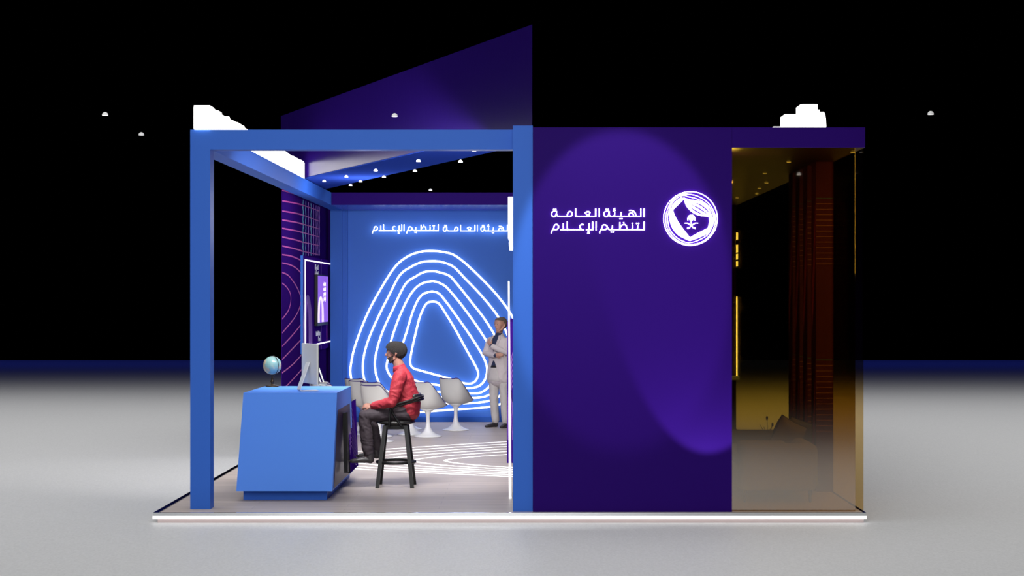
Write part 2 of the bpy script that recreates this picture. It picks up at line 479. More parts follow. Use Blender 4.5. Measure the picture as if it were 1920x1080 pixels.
# violet block
wf = boxo('wall_front', .006, 1.998, 17.78, 18.0, 0, 3.848, M['purple']); tag(wf, 'tall violet front wall with glowing sign', kind='structure')
w = boxo('wall_middle', -.15, 0.02, 18.06, 28.85, 0, ZB, M['purple']); tag(w, 'violet wall between the open room and the block', kind='structure')
w = boxo('wall_lounge', 1.85, 1.998, 18.0, 28.85, 0, ZB, M['purple']); tag(w, 'violet wall beside the sofa corner', kind='structure')
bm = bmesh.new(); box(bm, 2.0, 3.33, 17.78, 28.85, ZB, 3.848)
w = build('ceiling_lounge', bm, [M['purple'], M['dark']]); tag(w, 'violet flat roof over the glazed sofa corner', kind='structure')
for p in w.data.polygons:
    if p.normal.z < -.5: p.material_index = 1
w = boxo('ceiling_block', .006, 1.998, 18.0, 28.85, ZB, 3.84, M['purple']); tag(w, 'roof of the violet block', kind='structure')
w = boxo('wall_rear_right', 1.998, 3.31, 28.85, 30.8, 0, ZB, M['purple']); tag(w, 'violet end wall behind the sofa corner', kind='structure')

# left wall with line graphics
XW = -3.535
bm = bmesh.new(); box(bm, XW - .012, XW, F * 3.535 / 469, 31.15, 0, 3.80)
pl = Plane2D((XW, 0, 0), (0, 1, 0), (0, 0, 1), (1, 0, 0))
def wallpt(px, py):
    D = F * (-XW) / (CX - px); return (D, H - (py - CY) * D / F)
lines = []
# horizontal contour lines over the top, then nested loops round (x 500, y 560)
for y0, y1 in ((376.6, 384.4), (395.5, 403), (412.4, 420), (428, 436), (444.3, 454), (461, 471)):
    lines.append([(529, y0), (540, y0 + (y1 - y0) * .25), (555, y0 + (y1 - y0) * .6), (567, y1)])
lines.append([(529, 357), (536, 358.5), (545, 361.5), (567, 367)])
lines.append([(529, 477.4), (545, 480), (558, 485), (567, 490)])
loops = [
    [(529, 493), (545, 497), (558, 505), (567, 517)],
    [(529, 511), (541, 517), (555, 536), (563, 556), (562, 575), (552, 596), (529, 624)],
    [(529, 531), (537, 538), (544, 550), (545, 566), (540, 583), (529, 598)],
    [(567, 603), (560, 614), (545, 632), (529, 649)],
    [(567, 634), (550, 652), (529, 674)],
    [(568, 662), (550, 682), (529, 699)],
    [(568, 690), (552, 708), (531, 730)],
    [(568, 718), (556, 732)], ]
for ln in lines + loops:
    ribbon(bm, pl, catmull([(*wallpt(*p), 0) for p in ln], 5), .018 if ln in loops else .019, -.001, .003, mi=1)
# ladder of upright coloured strokes
for k, px in enumerate((568, 573, 578, 583, 588, 592.5, 596, 599)):
    D = F * (-XW) / (CX - px)
    ztop = ZB; zb = H - (479 - CY) * D / F
    seg = 14; pts = [(D + .02 * math.sin(j * 1.9 + k), zb + (ztop - zb) * j / seg) for j in range(seg + 1)]
    ribbon(bm, pl, pts, .022, -.001, .004, mi=(3 if k in (0, 1, 3) else 2))
for y0 in (388, 408, 427, 446, 466):
    pass
for j, (ya, yb) in enumerate(((384.4, 395.5), (403, 414.5), (420, 429), (436, 444), (454, 460.5), (471, 478))):
    ribbon(bm, pl, [wallpt(567, ya), wallpt(598, yb)], .014, -.001, .004, mi=1)
wl = build('wall_left', bm, [M['wallgraphic'], M['pink'], M['mauve'], M['cyan']]); tag(wl, 'violet side wall printed with magenta contour lines', kind='structure')

# display box with light frame
XB = -3.505
pan = empty('display_panel', (XW, 28.6, 1.27), label='violet wall-mounted display box with a thin white light frame', cat='display panel')
boxo('box', XW + .001, XB, 27.16, 31.0, 1.28, 2.785, M['panelbase'], pan)
boxo('edge_strip', XW + .001, XB + .004, 27.10, 27.16, 1.28, 2.785, M['blue'], pan)
plb = Plane2D((XB, 0, 0), (0, 1, 0), (0, 0, 1), (1, 0, 0))
bm = bmesh.new(); ribbon(bm, plb, [(31.0, 2.722), (27.38, 2.722), (27.38, 1.385), (31.0, 1.385)], .018, 0, .01)
build('light_frame', bm, M['neonlow'], pan)
bm = bmesh.new()
def arcs(bm, pl, u0, v0, n, w, h, lw, mi=0, step=.03, hs=.0):
    for i in range(n):
        f = 1 - i / (n + 2.)
        pts = [(u0 + w * f * math.cos(PI - PI * t / 16) , v0 + (h * (1 - .02 * i)) * math.sin(PI * t / 16) ** .7) for t in range(0, 17)]
        ribbon(bm, pl, pts, lw, 0, .003, mi=mi)
arcs(bm, plb, 27.72, 1.40, 9, .56, .78 * 1.0, .007)
build('contour_print', bm, M['mauve'], pan)
boxo('joint_line', XB, XB + .002, 29.49, 29.51, 1.28, 2.78, M['mauve'], pan)
boxo('magenta_stripe', XB, XB + .003, 30.28, 30.33, 1.40, 2.3, M['pink'], pan)
# the small stacked words
bm = bmesh.new()
for row, (wd, vv) in enumerate(((WORDS1[0], 2.60), (WORDS1[1], 2.50), (WORDS2[0], 2.40), (WORDS2[1], 2.32))):
    s, d = wd; lo_ = min(min(p[0] for p in st) for st in s); hi_ = max(max(p[0] for p in st) for st in s)
    base = 281 if row < 2 else 510
    sc_ = .44 / (hi_ - lo_)
    pq = Plane2D((XB, 28.66 - lo_ * sc_, vv + base * .00055), (0, sc_, 0), (0, 0, -.00055), (1, 0, 0))
    for st in s: ribbon(bm, pq, st, 26, 0, .004)
    for c in d: disc(bm, pq, c, 18, 0, .004)
build('printed_words', bm, M['print_white'], pan)

def latin_text(name, body, size, loc, m, parent, rot, sx=1.0, ex=.002):
    cu = bpy.data.curves.new(name, 'FONT'); cu.body = body; cu.size = size; cu.extrude = ex; cu.align_x = 'LEFT'
    cu.space_line = .85; cu.offset = size * .012
    ob = bpy.data.objects.new('t', cu); COL.objects.link(ob)
    dg = bpy.context.evaluated_depsgraph_get()
    me = bpy.data.meshes.new_from_object(ob.evaluated_get(dg)); bpy.data.objects.remove(ob)
    me.transform(Matrix.Translation(loc) @ rot @ Matrix.Diagonal((sx, 1, 1, 1)))
    me.name = name; me.materials.clear()
    return link_mesh(name, me, m, parent)
ROT_SIDE = Matrix(((0, 0, 1, 0), (1, 0, 0, 0), (0, 1, 0, 0), (0, 0, 0, 1)))      # text runs away along +Y, faces +X
latin_text('printed_text', 'Brand Identity', .11, (XB + .003, 28.78, 1.52), M['print_white'], pan, ROT_SIDE, .95)
latin_text('printed_text', 'Manual', .11, (XB + .003, 29.08, 1.43), M['print_white'], pan, ROT_SIDE, .95)

tv = empty('wall_television', (XB, 29.1, 1.68), label='wide flat television showing a violet picture on the display box', cat='television')
XT = XB + .055
boxo('casing', XB + .004, XT, 28.56, 30.04, 1.685, 2.515, M['blackpl'], tv, .006)
boxo('screen', XT, XT + .003, 28.60, 30.01, 1.735, 2.495, M['screen'], tv)
bm = bmesh.new()
plt = Plane2D((XT + .004, 0, 0), (0, 1, 0), (0, 0, 1), (1, 0, 0)); arcs(bm, plt, 28.95, 1.74, 5, .40, .42, .004)
build('contour_picture', bm, M['screen_white'], tv)
bm = bmesh.new()
for row, (wd, vv) in enumerate(((WORDS1[0], 2.34), (WORDS1[1], 2.26), (WORDS2[0], 2.18), (WORDS2[1], 2.10))):
    s, d = wd; lo_ = min(min(p[0] for p in st) for st in s); hi_ = max(max(p[0] for p in st) for st in s)
    base = 281 if row < 2 else 510; sc_ = .28 / (hi_ - lo_)
    pq = Plane2D((XT + .003, 29.35 - lo_ * sc_, vv + base * .0004), (0, sc_, 0), (0, 0, -.0004), (1, 0, 0))
    for st in s: ribbon(bm, pq, st, 34, 0, .004)
build('screen_words', bm, M['screen_white'], tv)

# ------------------------------------------------------------------ angled wing canopy on top
A = Vector((0.0, 17.80)); B = Vector((-3.79, 26.8)); C2 = Vector((-3.30, 28.25)); D2 = Vector((0.0, 19.75))
z0, z1 = 3.872, 4.88
bm = bmesh.new()
hexa(bm, [(A.x, A.y, z0), (D2.x, D2.y, z0), (C2.x, C2.y, z0), (B.x, B.y, z0), (A.x, A.y, z1), (D2.x, D2.y, z1), (C2.x, C2.y, z1), (B.x, B.y, z1)])
w = empty('angled_canopy', (-1.8, 22.5, z0), label='tall violet wing set diagonally on top of the stand', cat='canopy')
boxm = build('wing_body', bm, M['finpurple'], w)
bm = bmesh.new()
hexa(bm, [(A.x, A.y + .02, z0 - .012), (D2.x, D2.y - .02, z0 - .012), (C2.x, C2.y - .05, z0 - .012), (B.x + .02, B.y, z0 - .012), (A.x, A.y + .02, z0), (D2.x, D2.y - .02, z0), (C2.x, C2.y - .05, z0), (B.x + .02, B.y, z0)])
build('blue_underside', bm, M['finblue'], w)

# ------------------------------------------------------------------ big neon loops on the back wall
def nw(x, y):
    px, py = 640 + x / 3.0, 440 + y / 3.0
    D = 30.6
    return ((px - CX) * D / F, H - (py - CY) * D / F, 0)
NL = [
 [(500, 378), (530, 378), (555, 394), (585, 440), (640, 530), (700, 640), (748, 725), (769, 772), (764, 808), (740, 833), (700, 837), (620, 812), (540, 790), (450, 765), (405, 750), (388, 720), (395, 660), (415, 570), (440, 470), (465, 410), (482, 386)],
 [(490, 324), (515, 320), (550, 332), (590, 378), (650, 460), (740, 590), (800, 690), (820, 755), (808, 815), (775, 850), (720, 863), (640, 860), (540, 845), (450, 830), (385, 805), (345, 765), (330, 700), (345, 620), (370, 540), (400, 440), (430, 370), (460, 335)],
 [(500, 263), (530, 264), (575, 283), (610, 315), (680, 400), (770, 525), (840, 640), (868, 730), (860, 800), (830, 855), (785, 887), (730, 892), (600, 888), (450, 872), (340, 845), (285, 805), (256, 750), (262, 700), (280, 600), (320, 480), (370, 370), (410, 310), (450, 277)],
 [(500, 206), (540, 209), (605, 230), (645, 270), (725, 370), (810, 480), (880, 600), (915, 720), (905, 800), (868, 868), (820, 906), (740, 918), (600, 915), (400, 905), (270, 885), (212, 830), (190, 740), (200, 650), (235, 540), (290, 420), (360, 280), (420, 235), (460, 213)],
 [(500, 149), (560, 153), (630, 180), (690, 240), (790, 345), (885, 465), (940, 580), (968, 720), (955, 810), (915, 880), (860, 925), (760, 945), (600, 950), (400, 950), (250, 930), (160, 880), (125, 790), (125, 700), (150, 600), (200, 480), (270, 340), (330, 228), (395, 180), (450, 156)],
 [(500, 92), (570, 97), (640, 118), (730, 190), (850, 310), (930, 410), (965, 468), (1010, 560), (1040, 700), (1030, 810), (980, 900), (900, 950), (800, 972), (600, 985), (400, 1000), (220, 990), (100, 930), (55, 800), (60, 700), (90, 590), (150, 440), (220, 310), (300, 185), (370, 125), (440, 98)],
]
neon = empty('neon_wall_art', (-1.7, 30.6, 1.6), label='six nested rounded triangles of white neon on the blue back wall', cat='neon light')
for lp in NL:
    pts = catmull([nw(*p) for p in lp], 7, True)
    bm = bmesh.new(); tube(bm, [(p.x, 30.565, p.y) for p in pts], .0165, 8, True)
    build('neon_loop', bm, M['neon'], neon, True)

# lettering over the loops
k = .000713
s1 = empty('wall_lettering', (-1.5, 30.6, 3.2), label='glowing white Arabic lettering high on the blue back wall', cat='sign')
def crop3(x, y):
    px, py = 685 + x / 6.857, 400 + y / 6.857; D = 30.55
    return (px - CX) * D / F, H - (py - CY) * D / F
# line 2 : units 120..1730 -> crop x 85..945 ; baseline y 510 -> 225, alef top 373 -> 145
kx = (945 - 85) / 1610 / 6.857 * 30.55 / F; ky = (225 - 145) / 137 / 6.857 * 30.55 / F
ox, oz = crop3(85, 222)
lettering(s1, Plane2D((ox - 118 * kx, 30.57, oz + 510 * ky), (kx, 0, 0), (0, 0, -ky), (0, -1, 0)), WORDS2, 0, 0, 20, 0, .03, M['neon'])
kx1 = (1862 - 995) / 1610 / 6.857 * 30.55 / F
ox, oz = crop3(995, 226)
lettering(s1, Plane2D((ox - 118 * kx1, 30.57, oz + 281 * ky), (kx1, 0, 0), (0, 0, -ky), (0, -1, 0)), WORDS1, 0, 0, 20, 0, .03, M['neon'])

# ------------------------------------------------------------------ front wall sign
YF = 17.78
kf = YF / F / 9.143
ox, oz = (1020 - CX) * YF / F, H - (375 - CY) * YF / F
s2 = empty('front_wall_lettering', (.6, YF, 2.9), label='two lines of glowing white Arabic lettering on the violet front wall', cat='sign')
plf = Plane2D((ox, YF - .001, oz), (kf, 0, 0), (0, 0, -kf), (0, -1, 0))
lettering(s2, plf, WORDS1 + WORDS2, 0, 0, 17.5, 0, .012, M['neonfront'])

kl = YF / F / 8.308
ox, oz = (1230 - CX) * YF / F, H - (345 - CY) * YF / F
pll = Plane2D((ox, YF - .001, oz), (kl, 0, 0), (0, 0, -kl), (0, -1, 0))
em = empty('round_emblem', (1.55, YF, 2.93), label='round glowing white emblem of a shield in rings on the violet wall', cat='emblem')
bm = bmesh.new()
ribbon(bm, pll, [(535 + 419 * math.cos(2 * PI * i / 96), 539 + 419 * math.sin(2 * PI * i / 96)) for i in range(96)], 10, 0, .02, True)
build('outer_ring', bm, M['neonfront'], em)
bm = bmesh.new()
r2 = [(385, 163), (250, 262), (178, 400), (150, 540), (178, 700), (280, 840), (400, 915), (530, 942), (680, 915), (800, 840), (890, 710), (925, 560), (895, 420), (805, 290), (680, 205), (540, 163)]
r3 = [(398, 182), (262, 280), (202, 410), (180, 540), (210, 700), (310, 825), (420, 892), (525, 917), (670, 872), (790, 800), (862, 690), (902, 550), (868, 420), (785, 318), (660, 242), (520, 203)]
ribbon(bm, pll, catmull([(*p, 0) for p in r2], 5, True), 8, 0, .02, True)
ribbon(bm, pll, catmull([(*p, 0) for p in r3], 5, True), 8, 0, .02, True)
build('inner_ring', bm, M['neonfront'], em)
def mixc(a, b, t): return [((1 - t) * p[0] + t * q[0], (1 - t) * p[1] + t * q[1], 0) for p, q in zip(a, b)]
def bundle(name, a, b, n, w0, w1):
    bm = bmesh.new()
    for i in range(n):
        c = catmull(mixc(a, b, i / (n - 1)), 6)
        m_ = len(c) - 1
        ws = [w0 + (w1 - w0) * math.sin(PI * j / m_) ** .8 for j in range(m_ + 1)]
        ribbon(bm, pll, c, ws, 0, .018)
    build(name, bm, M['neonfront'], em)
bundle('leaf_blade', [(425, 215), (520, 255), (680, 290), (800, 380), (872, 505)], [(440, 235), (480, 330), (570, 425), (680, 480), (822, 505)], 4, 4, 34)
bundle('leaf_blade', [(235, 370), (213, 480), (245, 650), (350, 790), (525, 885)], [(262, 400), (275, 470), (340, 600), (420, 710), (525, 838)], 5, 4, 17)
bundle('ring_bundle', [(402, 200), (320, 262), (240, 345)], [(426, 240), (350, 318), (264, 398)], 5, 4, 4)
bundle('ring_bundle', [(880, 512), (882, 600), (832, 740)], [(826, 512), (828, 600), (808, 690)], 5, 4, 4.5)
bundle('ring_bundle', [(525, 885), (680, 830), (825, 755)], [(525, 838), (660, 762), (808, 690)], 5, 4, 5)
bm = bmesh.new()
ribbon(bm, pll, [(548, 540), (549, 650)], 16, 0, .018)
for i in range(11):
    a = PI * (-.08 + 1.16 * i / 10); r = 58
    c = catmull([(549, 545, 0), (549 - .7 * r * math.cos(a), 530 - .72 * r * math.sin(a) - 4, 0), (549 - 1.02 * r * math.cos(a), 538 - .8 * r * math.sin(a) + 18 * abs(math.cos(a)), 0)], 4)
    ribbon(bm, pll, c, [15] * (len(c) - 1) + [4], 0, .017)
disc(bm, pll, (549, 535), 38, 0, .017)
build('palm_tree', bm, M['neonfront'], em)
for sg in (-1, 1):
    bm = bmesh.new()
    c = catmull([(549 + sg * 105, 612, 0), (549 + sg * 60, 612, 0), (549 + sg * 15, 640, 0), (549 - sg * 30, 680, 0), (549 - sg * 62, 696, 0)], 5)
    ribbon(bm, pll, c, [5 + 9 * min(1, j / 8) for j in range(len(c))], 0, .018)
    disc(bm, pll, (549 - sg * 57, 690), 10, 0, .018)
    build('sword', bm, M['neonfront'], em)

# ------------------------------------------------------------------ roof signs
rs = empty('roof_lettering', (-3.34, 21.5, ZT), label='long row of glowing white block letters standing on the left blue beam', cat='sign')
kv = (4.09 - 3.846 - .03) / 137; kh = (25.45 - 17.98) / 3310
ZBASE = 3.862
for words, off, base in ((WORDS1, 0, 281), (WORDS2, 1655, 510)):
    # read from outside on the left: first letter nearest the front
    plr = Plane2D((-3.425, 17.96 + (1735 + off) * kh, ZBASE + base * kv), (0, -kh, 0), (0, 0, -kv), (1, 0, 0))
    words2 = [(s, [c for c in d if c[1] < base]) for s, d in words]
    words2 = [([[(p[0], min(p[1], base + 4)) for p in st] for st in s], d) for s, d in words2]
    lettering(rs, plr, words2, 0, 0, 26, 0, .160, M['neonsign'])
bm = bmesh.new(); yy = 17.97; rnd = random.Random(4)
while yy < 25.4:
    ln = rnd.uniform(.18, .5); box(bm, -3.42, -3.262, yy, min(25.45, yy + ln), ZT, 4.088 - (rnd.random() * .022 if yy > 18.2 else 0)); yy += ln + .001
build('light_backing', bm, M['neonsign'], rs)

DR = 18.9
def R_(px, py): q = W(px, py, DR); return q.x, q.z
rr = empty('roof_sign', (2.8, DR, 3.848), label='small stepped glowing white sign standing on the violet roof', cat='sign')
x0_, zt_ = R_(1472, 214); x1_, _ = R_(1549, 214); _, ze_ = R_(1500, 195.5); xa, _ = R_(1502, 200); xb, _ = R_(1533, 200); xc, zc = R_(1537, 206); _, zd = R_(1545, 210)
bm = bmesh.new(); box(bm, x0_, xa, DR, DR + .35, 3.848, zt_); build('letter_block', bm, M['neonsign'], rr)
boxo('emblem_block', xa, xb, DR, DR + .35, 3.848, ze_, M['neonsign'], rr)
bm = bmesh.new()
prof = [(xb, 3.848), (xb, zc), (xc, zc), (xc, zd), (x1_ - .022, zd), (x1_ - .010, zd - .03), (x1_ - .003, zd - .08), (x1_, zd - .14), (x1_, 3.848)]
va = [bm.verts.new((x, DR, z)) for x, z in prof]; vb = [bm.verts.new((x, DR + .35, z)) for x, z in prof]
bm.faces.new(va); bm.faces.new(vb[::-1])
for i in range(len(prof)): bm.faces.new((va[i], va[(i + 1) % len(prof)], vb[(i + 1) % len(prof)], vb[i]))
build('letter_block', bm, M['neonsign'], rr)
xs, _ = R_(1450, 238)
boxo('base_rail', xs, x0_, DR, DR + .06, 3.848, R_(1450, 237.3)[1], M['neonsign'], rr)

# ------------------------------------------------------------------ sign, light frame and panel on the middle wall (seen edge on)
s3 = empty('side_wall_lettering', (-.2, 21, 2.6), label='thick glowing white lettering on the wall behind the middle blue post', cat='sign')
for words, base, zb in ((WORDS1, 281, 3.03), (WORDS2, 510, 2.80)):
    plm = Plane2D((-.16, 19.2 + 1735 * .0012, zb + base * .0015), (0, -.0012, 0), (0, 0, -.0015), (-1, 0, 0))
    lettering(s3, plm, words, 0, 0, 28, 0, .10, M['neon'])
s3b = empty('light_frame', (-.24, 19.5, 0), label='tall thin white light frame standing just behind the middle blue post', cat='light frame')
Dn = 18.95
bm = bmesh.new()
xa = (952.6 - CX) * Dn / F; xb = (955.2 - CX) * Dn / F; xc = (954.2 - CX) * Dn / F; xd = (959 - CX) * Dn / F
hexa(bm, [(xc, Dn, .002), (xd, Dn, .002), (xd, Dn + .03, .002), (xc, Dn + .03, .002), (xa, Dn, 2.32), (xb, Dn, 2.32), (xb, Dn + .03, 2.32), (xa, Dn + .03, 2.32)])
build('upright_light', bm, M['neonlow'], s3b)
pn = empty('patterned_panel', (-.25, 24, 0), label='low violet panel with fine curved lines behind the middle blue post', cat='panel')
boxo('board', -.328, -.153, 23.03, 26.5, .0, 1.83, M['panelbase'], pn)
plp = Plane2D((0, 23.03, 0), (1, 0, 0), (0, 0, 1), (0, -1, 0))
bm = bmesh.new()
for i in range(7):
    ribbon(bm, plp, catmull([(-.16, 1.55 - i * .05, 0), (-.22, 1.50 - i * .07, 0), (-.27, 1.35 - i * .07, 0), (-.31 + i * .012, .9 - .04 * i, 0), (-.315 + i * .02, .3, 0)], 5), .006, 0, .003)
build('curved_lines', bm, M['mauve'], pn)

# ------------------------------------------------------------------ desk
dk = empty('reception_desk', (-2.6, 19.6, 0), label='light blue slanted reception desk with a violet side panel', cat='desk')
ZD = 1.142
bm = bmesh.new()
hexa(bm, [(-3.115, 18.7, .107), (-2.105, 18.7, .107), (-2.105, 20.9, .107), (-3.10, 20.9, .107),
          (-3.040, 18.7, ZD), (-2.054, 18.7, ZD), (-2.051, 20.1, ZD), (-3.022, 20.1, ZD)])
build('desk_body', bm, M['deskblue'], dk)
bm = bmesh.new(); box(bm, -3.064, -2.178, 18.85, 21.2, 0, .107); build('desk_plinth', bm, M['blue'], dk)
def dx(z): return -2.105 + (z - .107) / (ZD - .107) * .051
def side_slab(name, y0, y1, yb1, z0, z1, t, off, m):
    bm = bmesh.new()
    hexa(bm, [(dx(z0) + off, y0, z0), (dx(z0) + off + t, y0, z0), (dx(z0) + off + t, yb1, z0), (dx(z0) + off, yb1, z0),
              (dx(z1) + off, y0, z1), (dx(z1) + off + t, y0, z1), (dx(z1) + off + t, y1, z1), (dx(z1) + off, y1, z1)])
    return build(name, bm, m, dk)
side_slab('side_recess', 18.82, 20.05, 20.7, .125, .95, .004, .002, M['dark'])
bm = bmesh.new()
hexa(bm, [(-2.05, 19.36, .235), (-2.01, 19.36, .235), (-2.01, 19.50, .235), (-2.05, 19.50, .235),
          (-2.067, 19.36, .88), (-2.024, 19.36, .89), (-2.024, 19.50, .89), (-2.067, 19.50, .88)])
build('panel_bracket', bm, M['blackpl'], dk)
bm = bmesh.new()
hexa(bm, [(-2.121, 20.12, .157), (-2.059, 20.12, .157), (-2.059, 21.03, .157), (-2.121, 21.03, .157),
          (-2.150, 20.12, .90), (-2.088, 20.12, .945), (-2.088, 21.03, .945), (-2.150, 21.03, .90)])
sp = build('side_panel', bm, [M['panelbase'], M['blackpl']], dk)
for p in sp.data.polygons:
    if p.normal.y < -.8: p.material_index = 1
bm = bmesh.new()
pls = Plane2D((-2.0525, 0, 0), (0, 1, 0), (-.0368, 0, 1), (1, 0, 0))
for i in range(10):
    f = 1 - i * .06
    ribbon(bm, pls, catmull([(20.16, .86 - .055 * i, 0), (20.35, .90 - .05 * i, 0), (20.55, .84 - .06 * i, 0), (20.75, .64 - .05 * i, 0), (20.95, .40 - .02 * i, 0)], 5), .004, 0, .002)
build('curved_lines', bm, M['mauve'], sp)
sp.data.update()

# globe
gx, gy = (510.5 - CX) * 19.98 / F, 19.98
gl = empty('desk_globe', (gx, gy, ZD), label='small pale blue globe on a turned black stand on the desk', cat='globe')
bm = bmesh.new()
lathe(bm, [(0, 0), (.072, 0), (.074, .008), (.062, .016), (.03, .022), (.018, .028), (.012, .034), (.018, .045), (.021, .058), (.016, .072), (.010, .082), (.014, .09), (.009, .098), (.008, .115), (0, .118)], (gx, gy, ZD))
build('stand', bm, M['brass'], gl, True)
gc = Vector((gx, gy, ZD + .240))
bm = bmesh.new(); bmesh.ops.create_uvsphere(bm, u_segments=40, v_segments=24, radius=.103)
gs = build('globe_ball', bm, M['globe'], None, True); gs.location = gc - gl.location; gs.rotation_euler = (.3, .35, 1.0); gs.parent = gl
bm = bmesh.new()
tube(bm, [gc + Vector((.112 * math.sin(a) * .72 - .0, -.112 * math.sin(a) * .69, .112 * math.cos(a))) for a in [PI * (.06 + .98 * i / 24) for i in range(25)]], .0035, 6)
build('meridian_arm', bm, M['black'], gl, True)

# computer
cm = empty('desktop_computer', W(575, 734, 19.0), label='thin silver all-in-one computer on the desk, its back towards us', cat='computer')
def slab_between(name, a, b, zlo, zhi, t, m, par, bev=.004):
    a = Vector(a); b = Vector(b); d = (b - a).normalized(); n = Vector((d.y, -d.x))
    bm = bmesh.new()
    p = [a, b, b + n * t, a + n * t]
    hexa(bm, [(q.x, q.y, zlo) for q in p] + [(q.x, q.y, zhi) for q in p])
    if bev: 
        bmesh.ops.recalc_face_normals(bm, faces=bm.faces)
        bmesh.ops.bevel(bm, geom=list(bm.edges), offset=bev, segments=2, affect='EDGES')
    return build(name, bm, m, par)
a_ = W(565.5, 0, 19.28); b_ = W(594, 0, 18.80)
slab_between('back_shell', (a_.x, a_.y), (b_.x, b_.y), 1.222, 1.652, -.02, M['silver'], cm)
slab_between('display', (a_.x + .022, a_.y + .003), (b_.x + .022, b_.y + .003), 1.226, 1.648, -.004, M['screenblack'], cm, 0)
bm = bmesh.new()
def plate(pa, pb, wdt, th):
    pa, pb = Vector(pa), Vector(pb); side = Vector((b_.x - a_.x, b_.y - a_.y, 0)).normalized() * wdt / 2
    t = (pb - pa).normalized(); n = side.cross(t).normalized() * th / 2
    hexa(bm, [pa - side - n, pa + side - n, pa + side + n, pa - side + n, pb - side - n, pb + side - n, pb + side + n, pb - side + n])
mid = Vector(((a_.x + b_.x) / 2, (a_.y + b_.y) / 2, 0))
nrm = Vector((-(b_.y - a_.y), b_.x - a_.x, 0)).normalized()     # towards the screen side or back
if nrm.x > 0: nrm = -nrm                                      # back side (left)
top = mid + nrm * .012 + Vector((0, 0, 1.45)); kn = mid + nrm * .115 + Vector((0, 0, ZD + .022)); ft = mid - nrm * .09 + Vector((0, 0, ZD + .007))
plate(top, kn, .10, .012); plate(kn + Vector((0, 0, 0)), kn + Vector((-nrm.x * .02, -nrm.y * .02, -.016)), .10, .012); plate(kn + Vector((-nrm.x * .01, -nrm.y * .01, -.015)), ft, .10, .010)
build('stand', bm, M['silver'], cm)

# ------------------------------------------------------------------ lamps hanging in the hall
doms = [(197, 216), (265, 253), (740, 218), (1745, 214), (608, 340.5), (649.5, 332), (657.5, 348), (676, 341), (704.5, 320.5), (720, 332.5), (778, 321.5), (784.5, 303), (807, 357), (863.5, 304), (889, 281), (1599, 286), (1479, 304), (1434, 325.5), (1437, 343), (1424, 353.5), (1419, 363.5), (1382, 371)]
LAMPZ = 3.62
LP = []
for i, (px, py) in enumerate(doms):
    D = F * (LAMPZ - H) / (CY - py); LP.append(((px - CX) * D / F, D))
def lamp_label(i):
    return {0: 'tiny white dome lamp farthest to the left, alone in the dark beyond the frame',
            1: 'tiny white dome lamp just outside the left blue post, second from the left',
            2: 'tiny white dome lamp in front of the tall violet wing',
            3: 'tiny white dome lamp alone in the dark to the right of the stand',
            4: 'white dome lamp nearest the left blue beam inside the frame',
            5: 'white dome lamp against the blue underside, second from the left inside the frame',
            6: 'white dome lamp low over the left end of the rear canopy',
            7: 'white dome lamp just below the edge of the blue underside, near its left end',
            8: 'white dome lamp against the middle of the blue underside',
            9: 'white dome lamp on the lower edge of the blue underside, left of its middle',
            10: 'white dome lamp just under the blue underside, right of its middle',
            11: 'white dome lamp high against the right half of the blue underside',
            12: 'smallest white dome lamp, lowest one over the middle of the rear canopy',
            13: 'white dome lamp in the black gap, rightmost below the front beam',
            14: 'white dome lamp half hidden behind the lower edge of the front blue beam',
            15: 'dome lamp tinted amber by the glass, at the right end near the roof corner',
            16: 'dome lamp tinted amber by the glass, above the plum pillars',
            17: 'amber-tinted dome lamp, upper one of the pair left of the plum pillars',
            18: 'amber-tinted dome lamp, lower one of the pair left of the plum pillars',
            19: 'amber-tinted dome lamp, third from the lowest under the violet roof',
            20: 'amber-tinted dome lamp, second from the lowest under the violet roof',
            21: 'lowest amber-tinted dome lamp, beside the violet front wall'}[i]
def dome(name='dome_lamp'):
    r = empty(name, (0, 0, 0))
    bm = bmesh.new(); lathe(bm, [(.025, .0)] + [(.025 * math.cos(a), .025 * math.sin(a)) for a in (.3, .6, .9, 1.2)] + [(0, .025)], seg=20)
    build('shade', bm, M['dome'], r, True)
    bm = bmesh.new(); lathe(bm, [(0, -.003), (.022, -.003), (.025, 0)], seg=20); build('lens', bm, M['lens'], r)
    return r
def copy_tree(o):
    c = o.copy(); COL.objects.link(c)
    for ch in o.children:
        d = ch.copy(); COL.objects.link(d); d.parent = c
        for g_ in ch.children:
            e = g_.copy(); COL.objects.link(e); e.parent = d
    return c
d0 = dome()
for i, (x, y) in enumerate(LP):
    o = d0 if i == 0 else copy_tree(d0)
    o.location = (x, y, LAMPZ) if i != 14 else ((889 - CX) * 18.5 / F, 18.5, 3.672); tag(o, lamp_label(i), 'lamp', 'small dome lamps over the stand')

